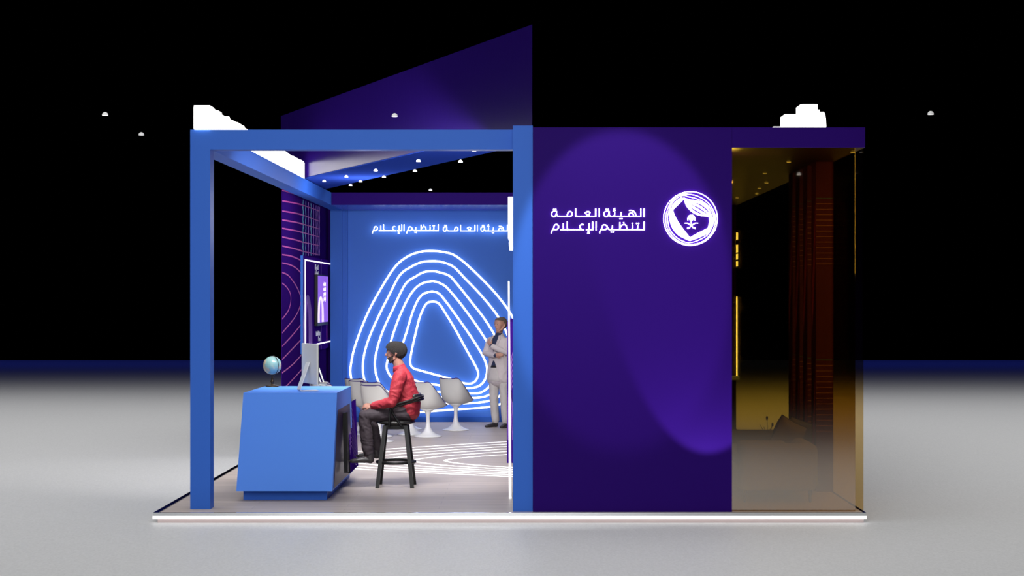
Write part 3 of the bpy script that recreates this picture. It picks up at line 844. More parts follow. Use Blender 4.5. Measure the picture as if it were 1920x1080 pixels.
# ------------------------------------------------------------------ tulip chairs
def make_chair():
    r = empty('tulip_chair', (0, 0, 0))
    bm = bmesh.new()
    lathe(bm, [(0, 0), (.215, 0), (.22, .004), (.217, .009), (.17, .022), (.115, .045), (.072, .08), (.045, .13), (.031, .20), (.028, .27), (.032, .33), (.048, .375), (.085, .405), (.12, .418), (0, .43)], seg=48)
    build('pedestal', bm, M['chairbase'], r, True)
    Cc = catmull([(.27, .462, .16), (.20, .44, .20), (.08, .418, .215), (-.06, .42, .22), (-.17, .46, .222), (-.225, .55, .218), (-.25, .66, .205), (-.27, .77, .185), (-.283, .825, .16), (-.287, .843, .125)], 4)
    Rr = catmull([(.275, .468, 0), (.245, .478, 0), (.18, .50, 0), (.10, .54, 0), (.02, .60, 0), (-.06, .66, 0), (-.14, .73, 0), (-.21, .80, 0), (-.262, .845, 0), (-.287, .853, 0)], 4)
    n = len(Cc); m = 16
    def surf(i, u, off=0):
        c, q = Cc[i], Rr[i]; a = abs(u) ** 2.3
        return Vector((c.z * math.sin(u * PI / 2 * .96) / math.sin(PI / 2 * .96), c.x + (q.x - c.x) * a, c.y + (q.y - c.y) * a))
    bm = bmesh.new()
    grid = [[bm.verts.new(surf(i, -1 + 2 * j / m)) for j in range(m + 1)] for i in range(n)]
    for i in range(n - 1):
        for j in range(m): bm.faces.new((grid[i][j], grid[i + 1][j], grid[i + 1][j + 1], grid[i][j + 1]))
    bmesh.ops.recalc_face_normals(bm, faces=bm.faces)
    o = build('shell', bm, M['white'], r, True)
    s = o.modifiers.new('s', 'SOLIDIFY'); s.thickness = .012; s.offset = 0
    bm = bmesh.new()
    rim = [surf(0, -1 + 2 * j / m) for j in range(m + 1)] + [surf(i, 1) for i in range(1, n)] + [surf(n - 1, 1 - 2 * j / m) for j in range(1, m + 1)] + [surf(i, -1) for i in range(n - 2, 0, -1)]
    tube(bm, rim, .0085, 6, True)
    build('rim', bm, M['cushion'], r, True)
    bm = bmesh.new()
    # inner lining pad: seat and back, slightly inside the shell
    up = []
    for i in range(0, n):
        row = []
        for j in range(m + 1):
            u = (-1 + 2 * j / m) * .93
            p = surf(i, u)
            th = .035 * (1 - abs(u) ** 4) if i < n * .42 else .012
            nv = Vector((0, .25, .95)) if i < n * .42 else Vector((0, .95, .2))
            row.append(bm.verts.new(p + nv.normalized() * (th + .006)))
        up.append(row)
    for i in range(n - 1):
        for j in range(m): bm.faces.new((up[i][j], up[i + 1][j], up[i + 1][j + 1], up[i][j + 1]))
    build('cushion', bm, M['cushion'], r, True)
    bm = bmesh.new(); loft(bm, [(-.12, .245, .478), (0, .262, .472), (.12, .245, .478)], [.016, .018, .016], (0, 0, 1), 10, 3)
    build('seat_edge', bm, M['cushion'], r, True)
    return r
chairs = [  # base centre px, base bottom py, heading, label
    (802.5, 820.3, 'white tulip chair directly right of the seated man, a full pedestal in view'),
    (854.6, 808.3, 'white tulip chair nearest the standing man, rightmost of all'),
    (711, 830.0, 'nearest white tulip chair, just left of the seated man and behind his knees'),
    (710, 820.5, 'white tulip chair close behind the nearest one left of the seated man'),
    (687, 816.5, 'white tulip chair half hidden by the desk corner, in front of the leftmost pair'),
    (679, 809.5, 'white tulip chair beside the desk corner, farthest back of the near group'),
    (770.5, 816.5, 'white tulip chair hidden behind the seated man, only its pedestal showing under the stool'),
    (766, 807.0, 'rear white tulip chair behind the seated man, a sliver of its pedestal showing'),
    (619, 826, 'white tulip chair behind the desk top beside the computer, nearer of two'),
    (614, 817.5, 'white tulip chair behind the desk top beside the computer, farther of two')]
ch0 = make_chair()
for i, (px, py, lb) in enumerate(chairs):
    D = F * H / (py - 2.0 - CY)
    o = ch0 if i == 0 else copy_tree(ch0)
    o.location = ((px - CX) * D / F, D, 0); o.rotation_euler = (0, 0, math.radians(-25 if i != 1 else -22))
    tag(o, lb, 'chair', 'white tulip chairs')

# ------------------------------------------------------------------ bar stool
SX, SY = -1.548, 20.2
st = empty('bar_stool', (SX, SY, 0), label='black round bar stool with curved arms under the seated man', cat='stool')
bm = bmesh.new(); lathe(bm, [(0, .705), (.16, .705), (.215, .722), (.222, .738), (.20, .752), (.12, .762), (0, .765)], (SX, SY, 0), 48)
build('seat', bm, M['leather'], st, True)
boxo('seat_frame', SX - .13, SX + .13, SY - .13, SY + .13, .655, .703, M['black'], st, .008)
for sx_, sy_ in ((-1, -1), (1, -1), (-1, 1), (1, 1)):
    bm = bmesh.new()
    tp = Vector((SX + sx_ * .118, SY + sy_ * .12, .70)); bt = Vector((SX + sx_ * .197, SY + sy_ * .205, 0))
    w_ = .021
    hexa(bm, [bt + Vector(q) for q in ((-w_, -w_, 0), (w_, -w_, 0), (w_, w_, 0), (-w_, w_, 0))] + [tp + Vector(q) for q in ((-w_, -w_, 0), (w_, -w_, 0), (w_, w_, 0), (-w_, w_, 0))])
    build('leg', bm, M['black'], st)
bm = bmesh.new(); tube(bm, [(SX + .215 * math.cos(a), SY + .215 * math.sin(a), .28) for a in [2 * PI * i / 48 for i in range(48)]], .017, 10, True)
build('foot_ring', bm, M['black'], st, True)
def SPt(cx, cy, y):      # crop8 pixel on the near side plane at depth y
    q = W(640 + cx / 7.2, 690 + cy / 7.2, y); return (q.x, y, q.z)
# one U-shaped rail round the back, its ends bending down to the seat
def rail(z_off, spread, px_pts):
    pts = []
    near = [SPt(x, y, SY - spread) for x, y in px_pts]
    pts = near[:]
    bx, bz = near[-1][0], near[-1][2]
    for i in range(1, 8):
        a = -PI / 2 + PI * i / 8
        pts.append((bx + .06 * math.cos(a), SY + spread * math.sin(a), bz + .008 * math.cos(a)))
    pts += [(p[0], 2 * SY - p[1], p[2]) for p in near[::-1]]
    return catmull(pts, 5)
bm = bmesh.new(); tube(bm, rail(0, .232, [(645, 795), (650, 680), (660, 570), (690, 520), (760, 485), (900, 445), (1015, 405)]), .0125, 10); build('arm_rail', bm, M['black'], st, True)
bm = bmesh.new(); tube(bm, rail(0, .216, [(812, 795), (760, 710), (705, 630), (685, 580), (705, 535), (780, 508), (900, 475), (1015, 440)]), .0125, 10); build('arm_rail', bm, M['black'], st, True)
q = SPt(1018, 372, SY)
bm = bmesh.new(); loft(bm, [(q[0] + .055 * math.cos(a) - .02, SY + .21 * math.sin(a), q[2] - .006) for a in [(-.5 + i / 10) * PI * .96 for i in range(11)]], [(.034, .020)] * 11, (0, 0, 1), 12, 3)
build('backrest', bm, M['leather'], st, True)

# ------------------------------------------------------------------ people
def hand(bm, wrist, direction, palmn, s=1.0, curl=.5, thumb=1):
    d = Vector(direction).normalized(); n = Vector(palmn); n = (n - d * n.dot(d)).normalized(); sd = d.cross(n)
    wv = Vector(wrist)
    loft(bm, [wv, wv + d * .045 * s, wv + d * .085 * s], [(.026 * s, .017 * s), (.039 * s, .015 * s), (.040 * s, .013 * s)], sd, 10, 3)
    for k, (off, ln) in enumerate(((-.030, .068), (-.010, .078), (.010, .073), (.029, .058))):
        b = wv + d * .085 * s + sd * off * s
        c1 = curl * (1 + .15 * k)
        p1 = b + (d * math.cos(c1 * .5) + n * math.sin(c1 * .5)) * ln * .45 * s
        p2 = p1 + (d * math.cos(c1 * 1.3) + n * math.sin(c1 * 1.3)) * ln * .32 * s
        p3 = p2 + (d * math.cos(c1 * 2.0) + n * math.sin(c1 * 2.0)) * ln * .25 * s
        loft(bm, [b, p1, p2, p3], [.0098 * s, .0092 * s, .0085 * s, .0072 * s], sd, 8, 3)
    tb = wv + d * .030 * s - sd * thumb * .026 * s
    t1 = tb + (d * .6 - sd * thumb * .65 + n * .3).normalized() * .036 * s
    t2 = t1 + (d * .85 - sd * thumb * .25 + n * .35).normalized() * .032 * s
    loft(bm, [tb, t1, t2], [.0135 * s, .011 * s, .0085 * s], sd, 8, 3)

def head(bm, c, f, up, s=1.0):
    """c: centre of the skull, f: facing, up: up vector; head about .235 high"""
    f = Vector(f).normalized(); up = Vector(up).normalized(); up = (up - f * up.dot(f)).normalized(); r = f.cross(up)
    c = Vector(c)
    P = lambda x, y, z: c + r * x * s + f * y * s + up * z * s
    loft(bm, [P(0, -.030, .018), P(0, .030, .022)], [(.076 * s, .092 * s), (.070 * s, .080 * s)], r, 20, 6)        # skull
    loft(bm, [P(0, .045, .045), P(0, .050, .0), P(0, .047, -.045), P(0, .054, -.082), P(0, .058, -.098)], [(.062 * s, .040 * s), (.062 * s, .038 * s), (.054 * s, .038 * s), (.034 * s, .030 * s), (.020 * s, .018 * s)], r, 18, 4)
    loft(bm, [P(-.052, -.004, -.030), P(-.050, .010, -.062), P(-.020, .055, -.098), P(.020, .055, -.098), P(.050, .010, -.062), P(.052, -.004, -.030)], [.020 * s, .018 * s, .015 * s, .015 * s, .018 * s, .020 * s], up, 10, 3)
    loft(bm, [P(0, .083, .022), P(0, .096, .002), P(0, .108, -.020)], [.008 * s, .0095 * s, .0125 * s], r, 10, 3)       # nose
    loft(bm, [P(-.014, .092, -.024), P(.014, .092, -.024)], [.008 * s, .008 * s], up, 8, 3)
    loft(bm, [P(-.045, .066, .030), P(-.02, .084, .034), P(.02, .084, .034), P(.045, .066, .030)], [.008 * s] * 4, up, 8, 3)      # brow
    loft(bm, [P(-.024, .080, -.050), P(0, .092, -.047), P(.024, .080, -.050)], [.006 * s, .0075 * s, .006 * s], up, 8, 3)
    loft(bm, [P(-.020, .080, -.060), P(0, .090, -.061), P(.020, .080, -.060)], [.006 * s, .0080 * s, .006 * s], up, 8, 3)
    loft(bm, [P(-.035, .060, -.018), P(-.035, .062, -.022)], [.022 * s, .02 * s], up, 8, 3)
    loft(bm, [P(.035, .060, -.018), P(.035, .062, -.022)], [.022 * s, .02 * s], up, 8, 3)
    for sg in (-1, 1):
        loft(bm, [P(sg * .082, -.012, .014), P(sg * .085, -.016, -.004), P(sg * .080, -.008, -.026)], [(.017 * s, .007 * s), (.015 * s, .007 * s), (.009 * s, .006 * s)], f, 8, 3)
    return P

def eye_on(bodyo, c, f, sg, par, lst, brow=None):
    from mathutils.bvhtree import BVHTree as BT
    f = f.normalized(); r = f.cross(Vector((0, 0, 1))).normalized(); dg = bpy.context.evaluated_depsgraph_get(); dg.update()
    bv = BT.FromObject(bodyo, dg)
    def hit(a, z):
        h_ = bv.ray_cast(c + r * a + Vector((0, 0, z)) + f * .4, -f)
        return h_[0] if h_[0] is not None else c + r * a + f * .08 + Vector((0, 0, z))
    p = hit(sg * .030, .008)
    bm = bmesh.new(); bmesh.ops.create_uvsphere(bm, u_segments=12, v_segments=8, radius=.0095, matrix=Matrix.Translation(p - f * .0062)); lst.append(build('eyeball', bm, M['eyewhite'], par, True))
    bm = bmesh.new(); bmesh.ops.create_uvsphere(bm, u_segments=12, v_segments=8, radius=.0062, matrix=Matrix.Translation(p - f * .0015)); lst.append(build('iris', bm, M['blackpl'], par, True))
    bm = bmesh.new(); loft(bm, [hit(sg * .015, .028), hit(sg * .030, .033), hit(sg * .046, .027)], [.0035, .0042, .003], (0, 0, 1), 8, 2); lst.append(build('eyebrow', bm, brow or M['beard'], par, True))

def shoe(name, heel, toe, m, par, up=(0, 0, 1), s=1.0):
    heel, toe = Vector(heel), Vector(toe); d = (toe - heel).normalized(); L = (toe - heel).length
    up = Vector(up); side = d.cross(up)
    def fn(bm):
        loft(bm, [heel + d * .03 * s + up * .035, heel + d * L * .35 + up * .036, heel + d * L * .62 + up * .030, heel + d * L * .85 + up * .022, toe - d * .02 + up * .018],
             [(.034 * s, .036), (.037 * s, .036), (.044 * s, .028), (.038 * s, .020), (.022 * s, .014)], side, 14, 4)
        loft(bm, [heel + d * .04 * s + up * .03, heel + d * .055 * s + up * .125], [(.038 * s, .042 * s), (.042 * s, .046 * s)], side, 12, 3)
        p = heel + d * .035 + up * .010; loft(bm, [p - side * .0, p + d * .03], [(.030 * s, .012), (.030 * s, .012)], side, 10, 3)
        loft(bm, [heel + d * .1 + up * .006, toe - d * .035 + up * .006], [(.034, .007), (.036, .007)], side, 10, 3)
    return remesh(name, fn, .006, m, par, 4)

# --- seated man ---------------------------------------------------
YS = 20.2
def q2(px, py, dy=0):
    v = W(px, py, YS); return Vector((v.x, YS + dy, v.z))
man = empty('person', (SX, YS, .76), label='bearded man in a red shirt and dark trousers sitting on the black bar stool', cat='person')
HC = q2(742.0, 662, 0) + Vector((-.005, 0, .0))
neck0 = q2(752, 694); neck1 = q2(744, 675)
hipL, hipR = q2(760, 775.5, -.095), q2(760, 775.5, .095)
knL, knR = q2(684.5, 777.5, -.12), q2(690, 778, .12)
anL, anR = q2(692.5, 845, -.12), q2(705, 838, .12)
shL, shR = q2(752, 706, -.185), q2(752, 706, .185)
elL, elR = q2(738, 751, -.25), q2(736, 752, .25)
wrL, wrR = q2(699, 760.5, -.11), q2(698, 761, .06)
def body(bm):
    P = head(bm, HC, (-1, 0, -.04), (-.06, 0, 1), 1.0)
    loft(bm, [neck0, neck1, HC + Vector((.01, 0, -.05))], [(.060, .062), (.056, .060), (.058, .060)], (0, 1, 0), 16, 3)
    loft(bm, [q2(766, 775), q2(766, 757), q2(763, 735), q2(756, 712), q2(753, 700)], [(.13, .10), (.12, .09), (.125, .09), (.13, .085), (.09, .06)], (0, 1, 0), 16, 4)
    for s_, e_, w_ in ((shL, elL, wrL), (shR, elR, wrR)):
        loft(bm, [s_, s_.lerp(e_, .5), e_, e_.lerp(w_, .4), w_], [.045, .040, .033, .032, .024], (0, 1, 0), 12, 4)
    for h_, k_, a_ in ((hipL, knL, anL), (hipR, knR, anR)):
        loft(bm, [h_, h_.lerp(k_, .5), k_, k_.lerp(a_, .35), a_, a_ + Vector((-.01, 0, -.05))], [.070, .062, .046, .046, .032, .032], (0, 1, 0), 12, 4)
        loft(bm, [a_ + Vector((0, 0, -.07)), a_ + Vector((-.07, 0, -.10))], [.018, .008], (0, 1, 0), 10, 3)
    hand(bm, wrL, (-1, .25, .02), (.1, .6, -.8), .95, .8, -1)
    hand(bm, wrR, (-1, -.35, .10), (.1, -.6, -.8), .95, .8, 1)
def slotm(c, n):
    r = c - HC
    if -.058 < r.z < -.046 and r.x < -.088 and abs(r.y) < .028: return 2
    if -.118 < r.z and -.105 < r.x < -.018 and r.z < -.030 - max(0, -.04 - r.x) * .55: return 1
    if -.034 > r.z > -.044 and r.x < -.085: return 1
    return 0
bo = remesh('body', body, .0052, [M['skin'], M['beard'], M['lips']], man, 3, slotm)
def afro(bm):
    loft(bm, [HC + Vector((-.02, 0, .040)), HC + Vector((.045, 0, .030))], [(.094, .098), (.092, .102)], (0, 1, 0), 24, 7)
    loft(bm, [HC + Vector((.045, 0, .02)), HC + Vector((.062, 0, -.035))], [(.080, .055), (.058, .030)], (0, 1, 0), 16, 4)
remesh('hair', afro, .007, M['afro'], man, 3, None, lambda c: (c.x - HC.x) < -.018 and (c.z - HC.z) < .060 - (c.x - HC.x + .105) * .80 or ((c.x - HC.x) < .014 and (c.z - HC.z) < -.022))
for sg in (-1, 1):
    eye_on(bo, HC, Vector((-1, 0, -.04)), sg, man, [])
def shirt(bm):
    loft(bm, [q2(770, 771), q2(769, 760), q2(765, 744), q2(760, 728), q2(756, 712), q2(753.5, 701), q2(751, 693)],
         [(.185, .105), (.178, .120), (.165, .125), (.175, .122), (.180, .118), (.130, .092), (.072, .072)], (0, 1, 0), 22, 4)
    for s_, e_, w_ in ((shL, elL, wrL), (shR, elR, wrR)):
        e2 = e_ + Vector((0, 0, -.01))
        loft(bm, [s_ + Vector((0, 0, .01)), s_.lerp(e2, .3), s_.lerp(e2, .7), e2, e2.lerp(w_, .5), e2.lerp(w_, .9), w_ + Vector((.012, 0, 0))],
             [.078, .076, .066, .058, .048, .038, .036], (0, 1, 0), 14, 4)
remesh('shirt', shirt, .0075, M['red'], man, 5, fold=.005)
bm = bmesh.new()
colr = []
for lvl, (dx_, dz_, ra, rb) in enumerate(((-.004, -.030, .070, .080), (-.016, .020, .062, .066), (-.020, .034, .061, .064))):
    c = q2(750.5, 690) + Vector((dx_, 0, dz_))
    colr.append([bm.verts.new((c.x + rb * math.cos(a), c.y + ra * math.sin(a), c.z + .022 * math.cos(a))) for a in [2 * PI * i / 32 for i in range(32)]])
for a, b in zip(colr, colr[1:]):
    for i in range(32): bm.faces.new((a[i], a[(i + 1) % 32], b[(i + 1) % 32], b[i]))
o = build('collar', bm, M['red'], man, True); s = o.modifiers.new('s', 'SOLIDIFY'); s.thickness = .006
def trousers(bm):
    loft(bm, [q2(764, 776), q2(764, 768), q2(765, 762)], [(.175, .095), (.175, .095), (.165, .095)], (0, 1, 0), 20, 5)
    for h_, k_, a_ in ((hipL, knL, anL), (hipR, knR, anR)):
        an = a_ + Vector((0, 0, -.015))
        loft(bm, [h_ + Vector((.02, 0, 0)), h_.lerp(k_, .35), h_.lerp(k_, .75), k_ + Vector((.015, 0, 0))], [(.090, .072), (.086, .074), (.076, .070), (.066, .062)], (0, 1, 0), 16, 4)
        loft(bm, [k_ + Vector((.01, 0, 0)), k_.lerp(an, .2), k_.lerp(an, .5), k_.lerp(an, .85), an], [(.065, .068), (.066, .070), (.066, .072), (.060, .066), (.050, .054)], (0, 1, 0), 16, 3)
remesh('trousers', trousers, .0075, M['pants'], man, 5, fold=.005)
shoe('shoe', q2(703, 866, -.12), q2(655, 865.5, -.15), M['shoe'], man)
shoe('shoe', q2(711, 861, .12), q2(664, 859.5, .10), M['shoe'], man)

# --- standing man ---------------------------------------------------
DM = 29.4
mx_ = (936 - CX) * DM / F
RZ = math.radians(-28)
man2 = empty('person', (0, 0, 0), label='man in a light grey suit standing with folded arms by the neon wall', cat='person')
sm = 1.0
H2 = Vector((.035, -.02, 1.692))
def body2(bm):
    head(bm, H2, (-.30, -1, -.02), (0, 0, 1), 1.10)
    loft(bm, [(0, .01, 1.47), (0, -.005, 1.55), (.02, -.012, 1.63)], [(.062, .058), (.056, .056), (.056, .056)], (1, 0, 0), 14, 3)
    loft(bm, [(0, 0, .90), (0, 0, 1.05), (0, 0, 1.25), (0, 0, 1.42)], [(.13, .09), (.12, .08), (.14, .09), (.14, .08)], (1, 0, 0), 16, 4)
    for sh, el, wr in ARMS: loft(bm, [sh, el, wr], [.045, .036, .026], (0, 0, 1), 12, 4)
    for h_, k_, a_ in LEGS: loft(bm, [h_, k_, a_, a_ + Vector((0, 0, -.04))], [.07, .048, .036, .034], (1, 0, 0), 12, 4); loft(bm, [a_ + Vector((0, 0, -.05)), a_ + Vector((-.02, -.1, -.06))], [.03, .022], (1, 0, 0), 10, 3)
    hand(bm, Vector((-.02, -.225, 1.345)), (-.62, -.02, .75), (.2, 1, .1), .95, .7, 1)
    hand(bm, Vector((.02, -.185, 1.19)), (1, -.02, .14), (0, 1, .1), .95, .4, 1)
V = Vector
ARMS = [(V((-.165, .0, 1.44)), V((-.225, -.07, 1.215)), V((.02, -.185, 1.19))),
        (V((.165, .0, 1.44)), V((.215, -.10, 1.22)), V((-.02, -.225, 1.345)))]
LEGS = [(V((-.09, 0, .92)), V((-.085, -.03, .50)), V((-.07, 0, .09))), (V((.09, 0, .92)), V((.12, -.04, .50)), V((.155, -.06, .09)))]
kids2 = []
def slot2(c, n):
    f_ = V((-.30, -1, 0)).normalized(); d = c - H2; y = d.dot(f_)
    return 1 if (y > .088 and -.068 < d.z < -.050 and (d - f_ * y).xy.length < .022 and -.064 < d.z) else 0
kids2.append(remesh('body', body2, .0055, [M['skinw'], M['lips2']], None, 3, slot2))
def hair2(bm):
    f_ = V((-.30, -1, 0)).normalized(); r_ = V((1, -.30, 0)).normalized()
    Q = lambda y, z: H2 + f_ * y + V((0, 0, z))
    loft(bm, [Q(-.034, .022), Q(.030, .030)], [(.092, .108), (.086, .093)], r_, 22, 6)
    loft(bm, [Q(.034, .060), Q(.068, .066)], [(.070, .056), (.054, .036)], r_, 16, 5)
def hdrop(c):
    f_ = V((-.30, -1, 0)).normalized(); d = c - H2; y = d.dot(f_); z = d.z
    return (y > .062 and z < .068) or (y > .015 and z < .068 - (.062 - y) * .2) or (y > -.005 and z < .010) or (y > -.035 and z < -.035) or z < -.075
kids2.append(remesh('hair', hair2, .0055, M['hairw'], None, 3, None, hdrop))
for sg in (-1, 1):
    eye_on(kids2[0], H2, Vector((-.30, -1, -.02)), sg, None, kids2, M['hairw'])
def jacket(bm):
    loft(bm, [(0, .0, .80), (0, 0, .92), (0, 0, 1.08), (0, 0, 1.25), (0, 0, 1.38), (0, .0, 1.455), (0, .005, 1.50)],
         [(.225, .150), (.212, .145), (.185, .128), (.195, .130), (.205, .122), (.165, .095), (.085, .072)], (1, 0, 0), 26, 4)
    for sh, el, wr in ARMS:
        loft(bm, [sh + V((0, 0, -.02)), sh.lerp(el, .4), el, el.lerp(wr, .5), el.lerp(wr, .93)], [.066, .064, .055, .050, .043], (0, 0, 1), 14, 4)
kids2.append(remesh('jacket', jacket, .0075, M['suit'], None, 5, fold=.0035, fs=(8, 8, 9)))
def shirt2(bm):
    loft(bm, [(0, 0, .93), (0, 0, 1.08), (0, 0, 1.25), (0, 0, 1.38), (0, 0, 1.45), (0, -.002, 1.50), (.003, -.01, 1.522)],
         [(.165, .115), (.165, .112), (.175, .115), (.18, .108), (.13, .085), (.070, .066), (.064, .064)], (1, 0, 0), 22, 3)
    for sh, el, wr in ARMS: loft(bm, [el.lerp(wr, .8), el.lerp(wr, 1.0)], [.040, .037], (0, 0, 1), 12, 2)
kids2.append(remesh('shirt', shirt2, .0075, M['navy'], None, 4))
# patches laid on the front of the torso: shirt front, belt, lapels
from mathutils.bvhtree import BVHTree
def torso(bm):
    loft(bm, [(0, .0, .80), (0, 0, .92), (0, 0, 1.08), (0, 0, 1.25), (0, 0, 1.38), (0, .0, 1.455), (0, .005, 1.50)],
         [(.225, .150), (.212, .145), (.185, .128), (.195, .130), (.205, .122), (.165, .095), (.085, .072)], (1, 0, 0), 26, 4)
tmp = remesh('tmp', torso, .01, M['suit'], None, 5)
dgx = bpy.context.evaluated_depsgraph_get(); dgx.update()
BV = BVHTree.FromObject(tmp, dgx)
def patch(name, rows, m, off, thick=.004, nx=8):
    """rows: (z, x_left, x_right); the patch hugs the torso front"""
    bm = bmesh.new(); g_ = []
    rr_ = []
    for (za, a0, a1), (zb, b0, b1) in zip(rows, rows[1:]):
        for q in range(5): t = q / 5; rr_.append((za + (zb - za) * t, a0 + (b0 - a0) * t, a1 + (b1 - a1) * t))
    rr_.append(rows[-1])
    for z, xa_, xb_ in rr_:
        row = []
        for i in range(nx + 1):
            x = xa_ + (xb_ - xa_) * i / nx
            h_ = BV.ray_cast(Vector((x, -1, z)), Vector((0, 1, 0)))
            y = h_[0].y if h_[0] is not None else -.07
            row.append(bm.verts.new((x, y - off, z)))
        g_.append(row)
    for a, b in zip(g_, g_[1:]):
        for i in range(nx): bm.faces.new((a[i], a[i + 1], b[i + 1], b[i]))
    o = build(name, bm, m, None, True); s_ = o.modifiers.new('s', 'SOLIDIFY'); s_.thickness = thick; s_.offset = 0
    kids2.append(o); return o
cx_ = -.03
patch('shirt_front', [(1.515, cx_ - .03, cx_ + .055), (1.45, cx_ - .045, cx_ + .06), (1.36, cx_ - .026, cx_ + .035), (1.24, cx_ - .003, cx_ + .004)], M['navy'], .006)
patch('shirt_front', [(1.10, cx_ - .012, cx_ + .010), (1.03, cx_ - .042, cx_ + .040), (1.015, cx_ - .046, cx_ + .046)], M['navy'], .006)
patch('belt', [(1.02, cx_ - .048, cx_ + .048), (.985, cx_ - .060, cx_ + .060)], M['leather'], .009)
patch('trouser_front', [(.985, cx_ - .060, cx_ + .060), (.90, cx_ - .085, cx_ + .085), (.80, cx_ - .12, cx_ + .115), (.765, cx_ - .13, cx_ + .12)], M['suitp'], .006)
patch('lapel', [(1.515, cx_ - .060, cx_ - .035), (1.46, cx_ - .095, cx_ - .048), (1.42, cx_ - .075, cx_ - .040), (1.36, cx_ - .068, cx_ - .026), (1.24, cx_ - .010, cx_ - .002)], M['suit'], .011, .007, 4)
patch('lapel', [(1.515, cx_ + .060, cx_ + .085), (1.46, cx_ + .062, cx_ + .115), (1.42, cx_ + .052, cx_ + .095), (1.36, cx_ + .036, cx_ + .080), (1.24, cx_ + .003, cx_ + .012)], M['suit'], .011, .007, 4)
bpy.data.objects.remove(tmp)
def trous2(bm):
    loft(bm, [(0, 0, .86), (0, 0, .94), (0, 0, 1.0)], [(.165, .115), (.168, .115), (.155, .105)], (1, 0, 0), 20, 4)
    for h_, k_, a_ in LEGS:
        loft(bm, [h_ + V((0, 0, -.02)), h_.lerp(k_, .4), k_, k_.lerp(a_, .5), a_ + V((0, 0, .02))], [(.095, .10), (.088, .092), (.074, .078), (.066, .072), (.060, .068)], (1, 0, 0), 16, 3)
kids2.append(remesh('trousers', trous2, .0075, M['suitp'], None, 4, fold=.004, fs=(8, 8, 10)))
kids2.append(shoe('shoe', (-.05, .04, .0), (-.155, -.22, .0), M['shoe'], None))
kids2.append(shoe('shoe', (.155, -.01, .0), (.175, -.27, .0), M['shoe'], None))
for k_ in kids2: k_.parent = man2
man2.location = (mx_, DM, .002); man2.rotation_euler = (0, 0, RZ)

# ------------------------------------------------------------------ white slatted stand behind the desk
bs = empty('slatted_stand', (-2.95, 25.2, 0), label='slanted white slats on a small grey plate, seen behind the computer', cat='stand')
Db = 25.2
def S_(px, py): q = W(px, py, Db); return q
bm = bmesh.new()
for (x0, y0, x1, y1) in ((595.5, 684, 606.8, 716.5), (590.5, 687, 601, 716.5), (586, 690, 596.5, 716.5)):
    a, b = S_(x0, y0), S_(x1, y1); w_ = Vector((.0085, 0, 0)); t_ = Vector((0, .03, 0))
    hexa(bm, [b - w_, b + w_, b + w_ + t_, b - w_ + t_, a - w_, a + w_, a + w_ + t_, a - w_ + t_])
build('slats', bm, M['chairbase'], bs)
a, b = S_(590, 717), S_(612, 722)
bm = bmesh.new(); hexa(bm, [(a.x, Db - .12, a.z - .03), (b.x, Db - .12, a.z - .045), (b.x, Db + .12, a.z - .045), (a.x, Db + .12, a.z - .03), (a.x, Db - .12, a.z), (b.x, Db - .12, a.z - .03), (b.x, Db + .12, a.z - .03), (a.x, Db + .12, a.z)])
build('plate', bm, M['alu'], bs)
bm = bmesh.new(); lathe(bm, [(0, 0), (.16, 0), (.16, .015), (.02, .025), (.016, .06), (.016, a.z - .03), (0, a.z - .03)], ((a.x + b.x) / 2, Db, 0), 20); build('pole', bm, M['alu'], bs, True)

# ------------------------------------------------------------------ lounge corner
sfa = empty('sofa', (2.6, 19.6, 0), label='beige upholstered sofa with rounded arms behind the amber glass', cat='sofa')
def rbox(name, x0, x1, y0, y1, z0, z1, bev, m, par, seg=5):
    bm = bmesh.new(); box(bm, x0, x1, y0, y1, z0, z1)
    bmesh.ops.bevel(bm, geom=list(bm.edges), offset=bev, segments=seg, affect='EDGES', profile=.5)
    return build(name, bm, m, par, True)
D0 = 18.56
xa, xb = (1388 - CX) * D0 / F, (1535 - CX) * D0 / F
rbox('arm', xa, xb, D0, D0 + .20, .12, .612, .07, M['sofa'], sfa)
rbox('arm', xa - .165, xb, 20.45, 20.65, .12, .615, .07, M['sofa'], sfa)
rbox('seat_base', xa + .0, xb - .02, D0 + .19, 20.46, .12, .34, .04, M['sofa'], sfa)
rbox('seat_cushion', xa + .02, xb - .18, D0 + .21, 20.44, .335, .47, .05, M['sofa'], sfa)
rbox('backrest', xb - .20, xb, D0 + .19, 20.46, .30, .62, .08, M['sofa'], sfa)
rbox('arm_pad', xa + .0, xa + .52, D0 + .19, D0 + .40, .47, .63, .06, M['sofa'], sfa)
for lx, ly in ((xa + .05, D0 + .06), (xb - .08, D0 + .06), (xa + .05, 20.55), (xb - .08, 20.55)):
    bm = bmesh.new(); tube(bm, [(lx, ly, .0), (lx + (.0), ly, .14)], [.012, .022], 10); build('leg', bm, M['piping'], sfa, True)
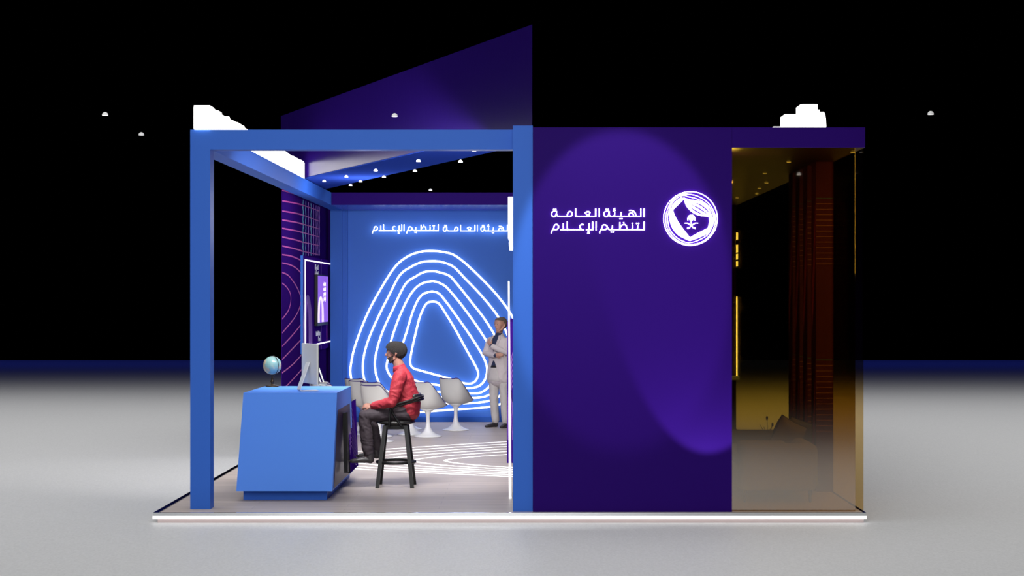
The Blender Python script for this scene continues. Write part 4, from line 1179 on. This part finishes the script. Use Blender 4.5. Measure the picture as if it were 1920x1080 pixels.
def pillow(name, c, u, v, w, h, t, m, lab, grp='cushions on the sofa'):
    u, v = Vector(u).normalized(), Vector(v).normalized(); n = u.cross(v).normalized(); c = Vector(c)
    root = empty(name, c, label=lab, cat='cushion', group=grp)
    bm = bmesh.new(); N = 14; g1, g2 = [], []
    for i in range(N + 1):
        r1, r2 = [], []
        for j in range(N + 1):
            a, b = -1 + 2 * i / N, -1 + 2 * j / N
            th = t * ((1 - a ** 4) * (1 - b ** 4)) ** .5
            kx_ = 1 - .07 * (1 - b * b) * abs(a); ky_ = 1 - .07 * (1 - a * a) * abs(b)
            p = c + u * (a * w / 2 * kx_) + v * (b * h / 2 * ky_)
            r1.append(bm.verts.new(p + n * (th / 2 + .002))); r2.append(bm.verts.new(p - n * (th / 2 + .002)))
        g1.append(r1); g2.append(r2)
    for gg in (g1, g2):
        for i in range(N):
            for j in range(N): bm.faces.new((gg[i][j], gg[i + 1][j], gg[i + 1][j + 1], gg[i][j + 1]))
    edge = [(i, 0) for i in range(N)] + [(N, j) for j in range(N)] + [(i, N) for i in range(N, 0, -1)] + [(0, j) for j in range(N, 0, -1)]
    for k_ in range(len(edge)):
        a, b = edge[k_], edge[(k_ + 1) % len(edge)]
        bm.faces.new((g1[a[0]][a[1]], g1[b[0]][b[1]], g2[b[0]][b[1]], g2[a[0]][a[1]]))
    rimp = [c + (g1[a[0]][a[1]].co - c + g2[a[0]][a[1]].co - c) / 2 for a in edge]
    build('cover', bm, m, root, True)
    bm = bmesh.new(); tube(bm, rimp, .006, 6, True); build('piping', bm, M['piping'], root, True)
ca = W(1482, 819, 19.35); cb = W(1503, 819, 19.9)
pillow('cushion', (ca.x - .04, 19.35, ca.z), (.80, .40, -.42), (.42, -.10, .88), .36, .38, .22, M['sofa'], 'puffed cushion with dark piping leaning on the sofa back, front one')
pillow('cushion', (cb.x, 20.0, cb.z), (.92, .25, -.32), (.36, -.10, .90), .40, .36, .20, M['sofa'], 'puffed cushion behind the front one, nearer the far arm')
tb = empty('coffee_table', (1.75 + .5, 19.2, 0), label='low round pale table at the left end of the sofa behind the glass', cat='table')
vx, vy = (1440 - CX) * 21.6 / F, 21.6
fl = empty('dried_flower_vase', (vx, vy, 0), label='slim floor vase of dried stems showing above the far sofa arm', cat='vase')
bm = bmesh.new(); lathe(bm, [(0, 0), (.06, 0), (.08, .1), (.07, .3), (.035, .42), (.03, .5), (.036, .52), (.028, .515), (.024, .48), (0, .4)], (vx, vy, 0), 24); build('vase_body', bm, M['glassgrey'], fl, True)
bm = bmesh.new()
for (ex, ez) in ((-.10, .60), (-.05, .57), (-.012, .68), (.055, .60), (.03, .55)):
    tube(bm, [(vx, vy, .45), (vx + ex * .5, vy, .52), (vx + ex, vy, ez)], .0035, 5)
    if ex > .04 or ex == -.012: 
        loft(bm, [(vx + ex, vy, ez - .012), (vx + ex, vy, ez + .012)], [.012, .012], (0, 1, 0), 8, 3)
build('stems', bm, M['leaf'], fl, True)
bpy.data.objects.remove(tb)

# plum pillars with line graphics
XP0, XP1 = 3.135, 3.325
labs = ['nearest plum pillar with wide horizontal orange lines behind the amber glass', 'second plum pillar from the front behind the amber glass',
        'third plum pillar from the front behind the amber glass', 'farthest plum pillar of the row behind the amber glass']
for i, s_ in enumerate((.917, .889, .864, .841)):
    Dp = 18 / s_
    r = empty('plum_pillar', (3.23, Dp, 0), label=labs[i], cat='pillar', group='row of plum pillars')
    boxo('shaft', XP0, XP1, Dp, Dp + .33, 0, ZB, M['fin'], r)
    plA = Plane2D((0, Dp, 0), (1, 0, 0), (0, 0, 1), (0, -1, 0)); plB = Plane2D((XP0, 0, 0), (0, 1, 0), (0, 0, 1), (-1, 0, 0))
    bm = bmesh.new()
    for top, cnt in ((3.242, 13), (1.455, 14)):
        for k_ in range(cnt):
            z_ = top - k_ * .0605
            ribbon(bm, plA, [(XP0, z_), (XP1, z_)], .0065, 0, .002, mi=(0 if k_ > 0 else 1))
            pts = catmull([(Dp, z_, 0), (Dp + .03, z_ - .02, 0), (Dp + .06 + .015 * k_, z_ - .12 - .0 * k_, 0), (Dp + .08 + .017 * k_, z_ - .45, 0), (Dp + .08 + .017 * k_, z_ - .8, 0)], 4)
            ribbon(bm, plB, pts, .006, 0, .002, mi=2)
    build('line_pattern', bm, [M['orange'], M['cyan'], M['pink']], r)

# glass
gf = boxo('glass_pane_front', 2.0, 3.235, 17.80, 17.812, .004, ZB, M['amber']); gf.name = 'glass_pane'
tag(gf, 'large amber tinted glass pane at the front of the sofa corner', 'glass pane')
gs_ = boxo('glass_pane', 3.305, 3.317, 17.80, 19.60, .004, ZB, M['amberside']); tag(gs_, 'narrow amber glass pane on the right side, set at right angles to the large one', 'glass pane')
tr = boxo('trim_2', 3.295, 3.325, 17.79, 17.82, 0, ZB, M['dark']); tag(tr, 'thin dark corner profile of the glazing', kind='structure')
bpy.data.objects.remove(tr)

# edge-on sign and shelf at the end wall
es = empty('end_wall_sign', (3.32, 29.2, 2.3), label='glowing white letters seen edge-on at the end wall behind the amber glass', cat='sign')
for (ya, yb) in ((436, 449), (459, 473), (476, 486), (490, 499)):
    a = W(1381, ya, 28.9); b = W(1381, yb, 28.9); boxo('letter', 3.312, 3.345, 28.9, 29.1, b.z, a.z, M['neonsign'], es, .004)
a = W(1381, 556, 28.9); b = W(1381, 706, 28.9); boxo('light_bar', 3.318, 3.338, 28.9, 28.93, b.z, a.z, M['neonsign'], es)
sh_ = boxo('wall_shelf', 2.1, 3.34, 28.62, 28.849, .815, .875, M['glassgrey'], None, .004); tag(sh_, 'grey wall shelf on the violet end wall behind the amber glass', 'shelf')

# ------------------------------------------------------------------ lights
def area(name, loc, target, size, power, col=(1, 1, 1), sizey=None, spread=None):
    l = bpy.data.lights.new(name, 'AREA'); l.energy = power; l.color = col; l.size = size
    if sizey: l.shape = 'RECTANGLE'; l.size_y = sizey
    if spread: l.spread = spread
    o = bpy.data.objects.new(name, l); COL.objects.link(o); o.location = loc
    o.rotation_euler = (Vector(target) - Vector(loc)).to_track_quat('-Z', 'Y').to_euler(); return o
def spot(name, loc, target, angle, power, blend, col=(1, 1, 1), r=.05):
    l = bpy.data.lights.new(name, 'SPOT'); l.energy = power; l.color = col; l.spot_size = angle; l.spot_blend = blend; l.shadow_soft_size = r
    o = bpy.data.objects.new(name, l); COL.objects.link(o); o.location = loc
    o.rotation_euler = (Vector(target) - Vector(loc)).to_track_quat('-Z', 'Y').to_euler(); return o
area('hall_light', (0, 26.0, 10), (0, 26.0, 0), 46, 4500, (1, 1, 1), 30, spread=math.radians(124))
area('front_fill_light', (-1.5, 4, 5.5), (-.8, 20, 1.8), 6, 300, (1, 1, 1), spread=math.radians(100))  # unseen fill lamp, added to brighten the front faces
area('far_blue_tint_light', (0, 60, 6), (0, 60, 0), 70, 420, (.05, .09, 1), 5)  # unseen lamp added to tint the far floor edge blue
spot('wall_spot', (.89, 14.06, 6.29), (.89, 17.78, 2.54), math.radians(24.5), 1050, .22)
a_u = math.radians(28); el_ = math.radians(62)
spot('wall_uplight', (1.756, 17.78 - .80, .008), (1.756, 17.78 - .80 + math.cos(el_), .008 + math.sin(el_)), 2 * a_u, 110, .3, r=.02)
for x in (-2.4, -.9):
    pass; l = bpy.data.lights.new('room_fill_light', 'POINT'); l.energy = 58; l.shadow_soft_size = .3  # unseen point lamps added to brighten the interior
    o = bpy.data.objects.new('room_fill_light', l); COL.objects.link(o); o.location = (x, 25.5, 3.3)

area('beam_fill_light', (-1.55, 18.45, 3.72), (-1.6, 25.5, .2), 1.9, 165, (1, .98, .97), .25, spread=1.9)  # unseen area lamp added behind the beam to lift the interior
l = bpy.data.lights.new('lounge_fill_light', 'POINT'); l.energy = 20; l.shadow_soft_size = .02  # unseen lamp added behind the front wall, brightens sofa and pillars
o = bpy.data.objects.new('lounge_fill_light', l); COL.objects.link(o); o.location = (2.07, 18.5, 3.35)
wd = bpy.data.worlds.new('world'); sc.world = wd; wd.use_nodes = True
wd.node_tree.nodes['Background'].inputs[0].default_value = (0, 0, 0, 1)

# ------------------------------------------------------------------ camera
cam = bpy.data.cameras.new('camera'); co = bpy.data.objects.new('camera', cam); COL.objects.link(co)
co.location = (0, 0, H); co.rotation_euler = (PI / 2, 0, 0)
cam.sensor_width = 36; cam.lens = 36 * F / 1920; cam.shift_x = (960 - CX) / 1920; cam.shift_y = (CY - 540) / 1920
cam.clip_end = 200
sc.camera = co
vs = sc.view_settings
vs.view_transform = 'Standard'; vs.look = 'None'; vs.gamma = 1; vs.exposure = 0; vs.use_curve_mapping = False
sc.cycles.max_bounces = 8
sc.cycles.transparent_max_bounces = 12
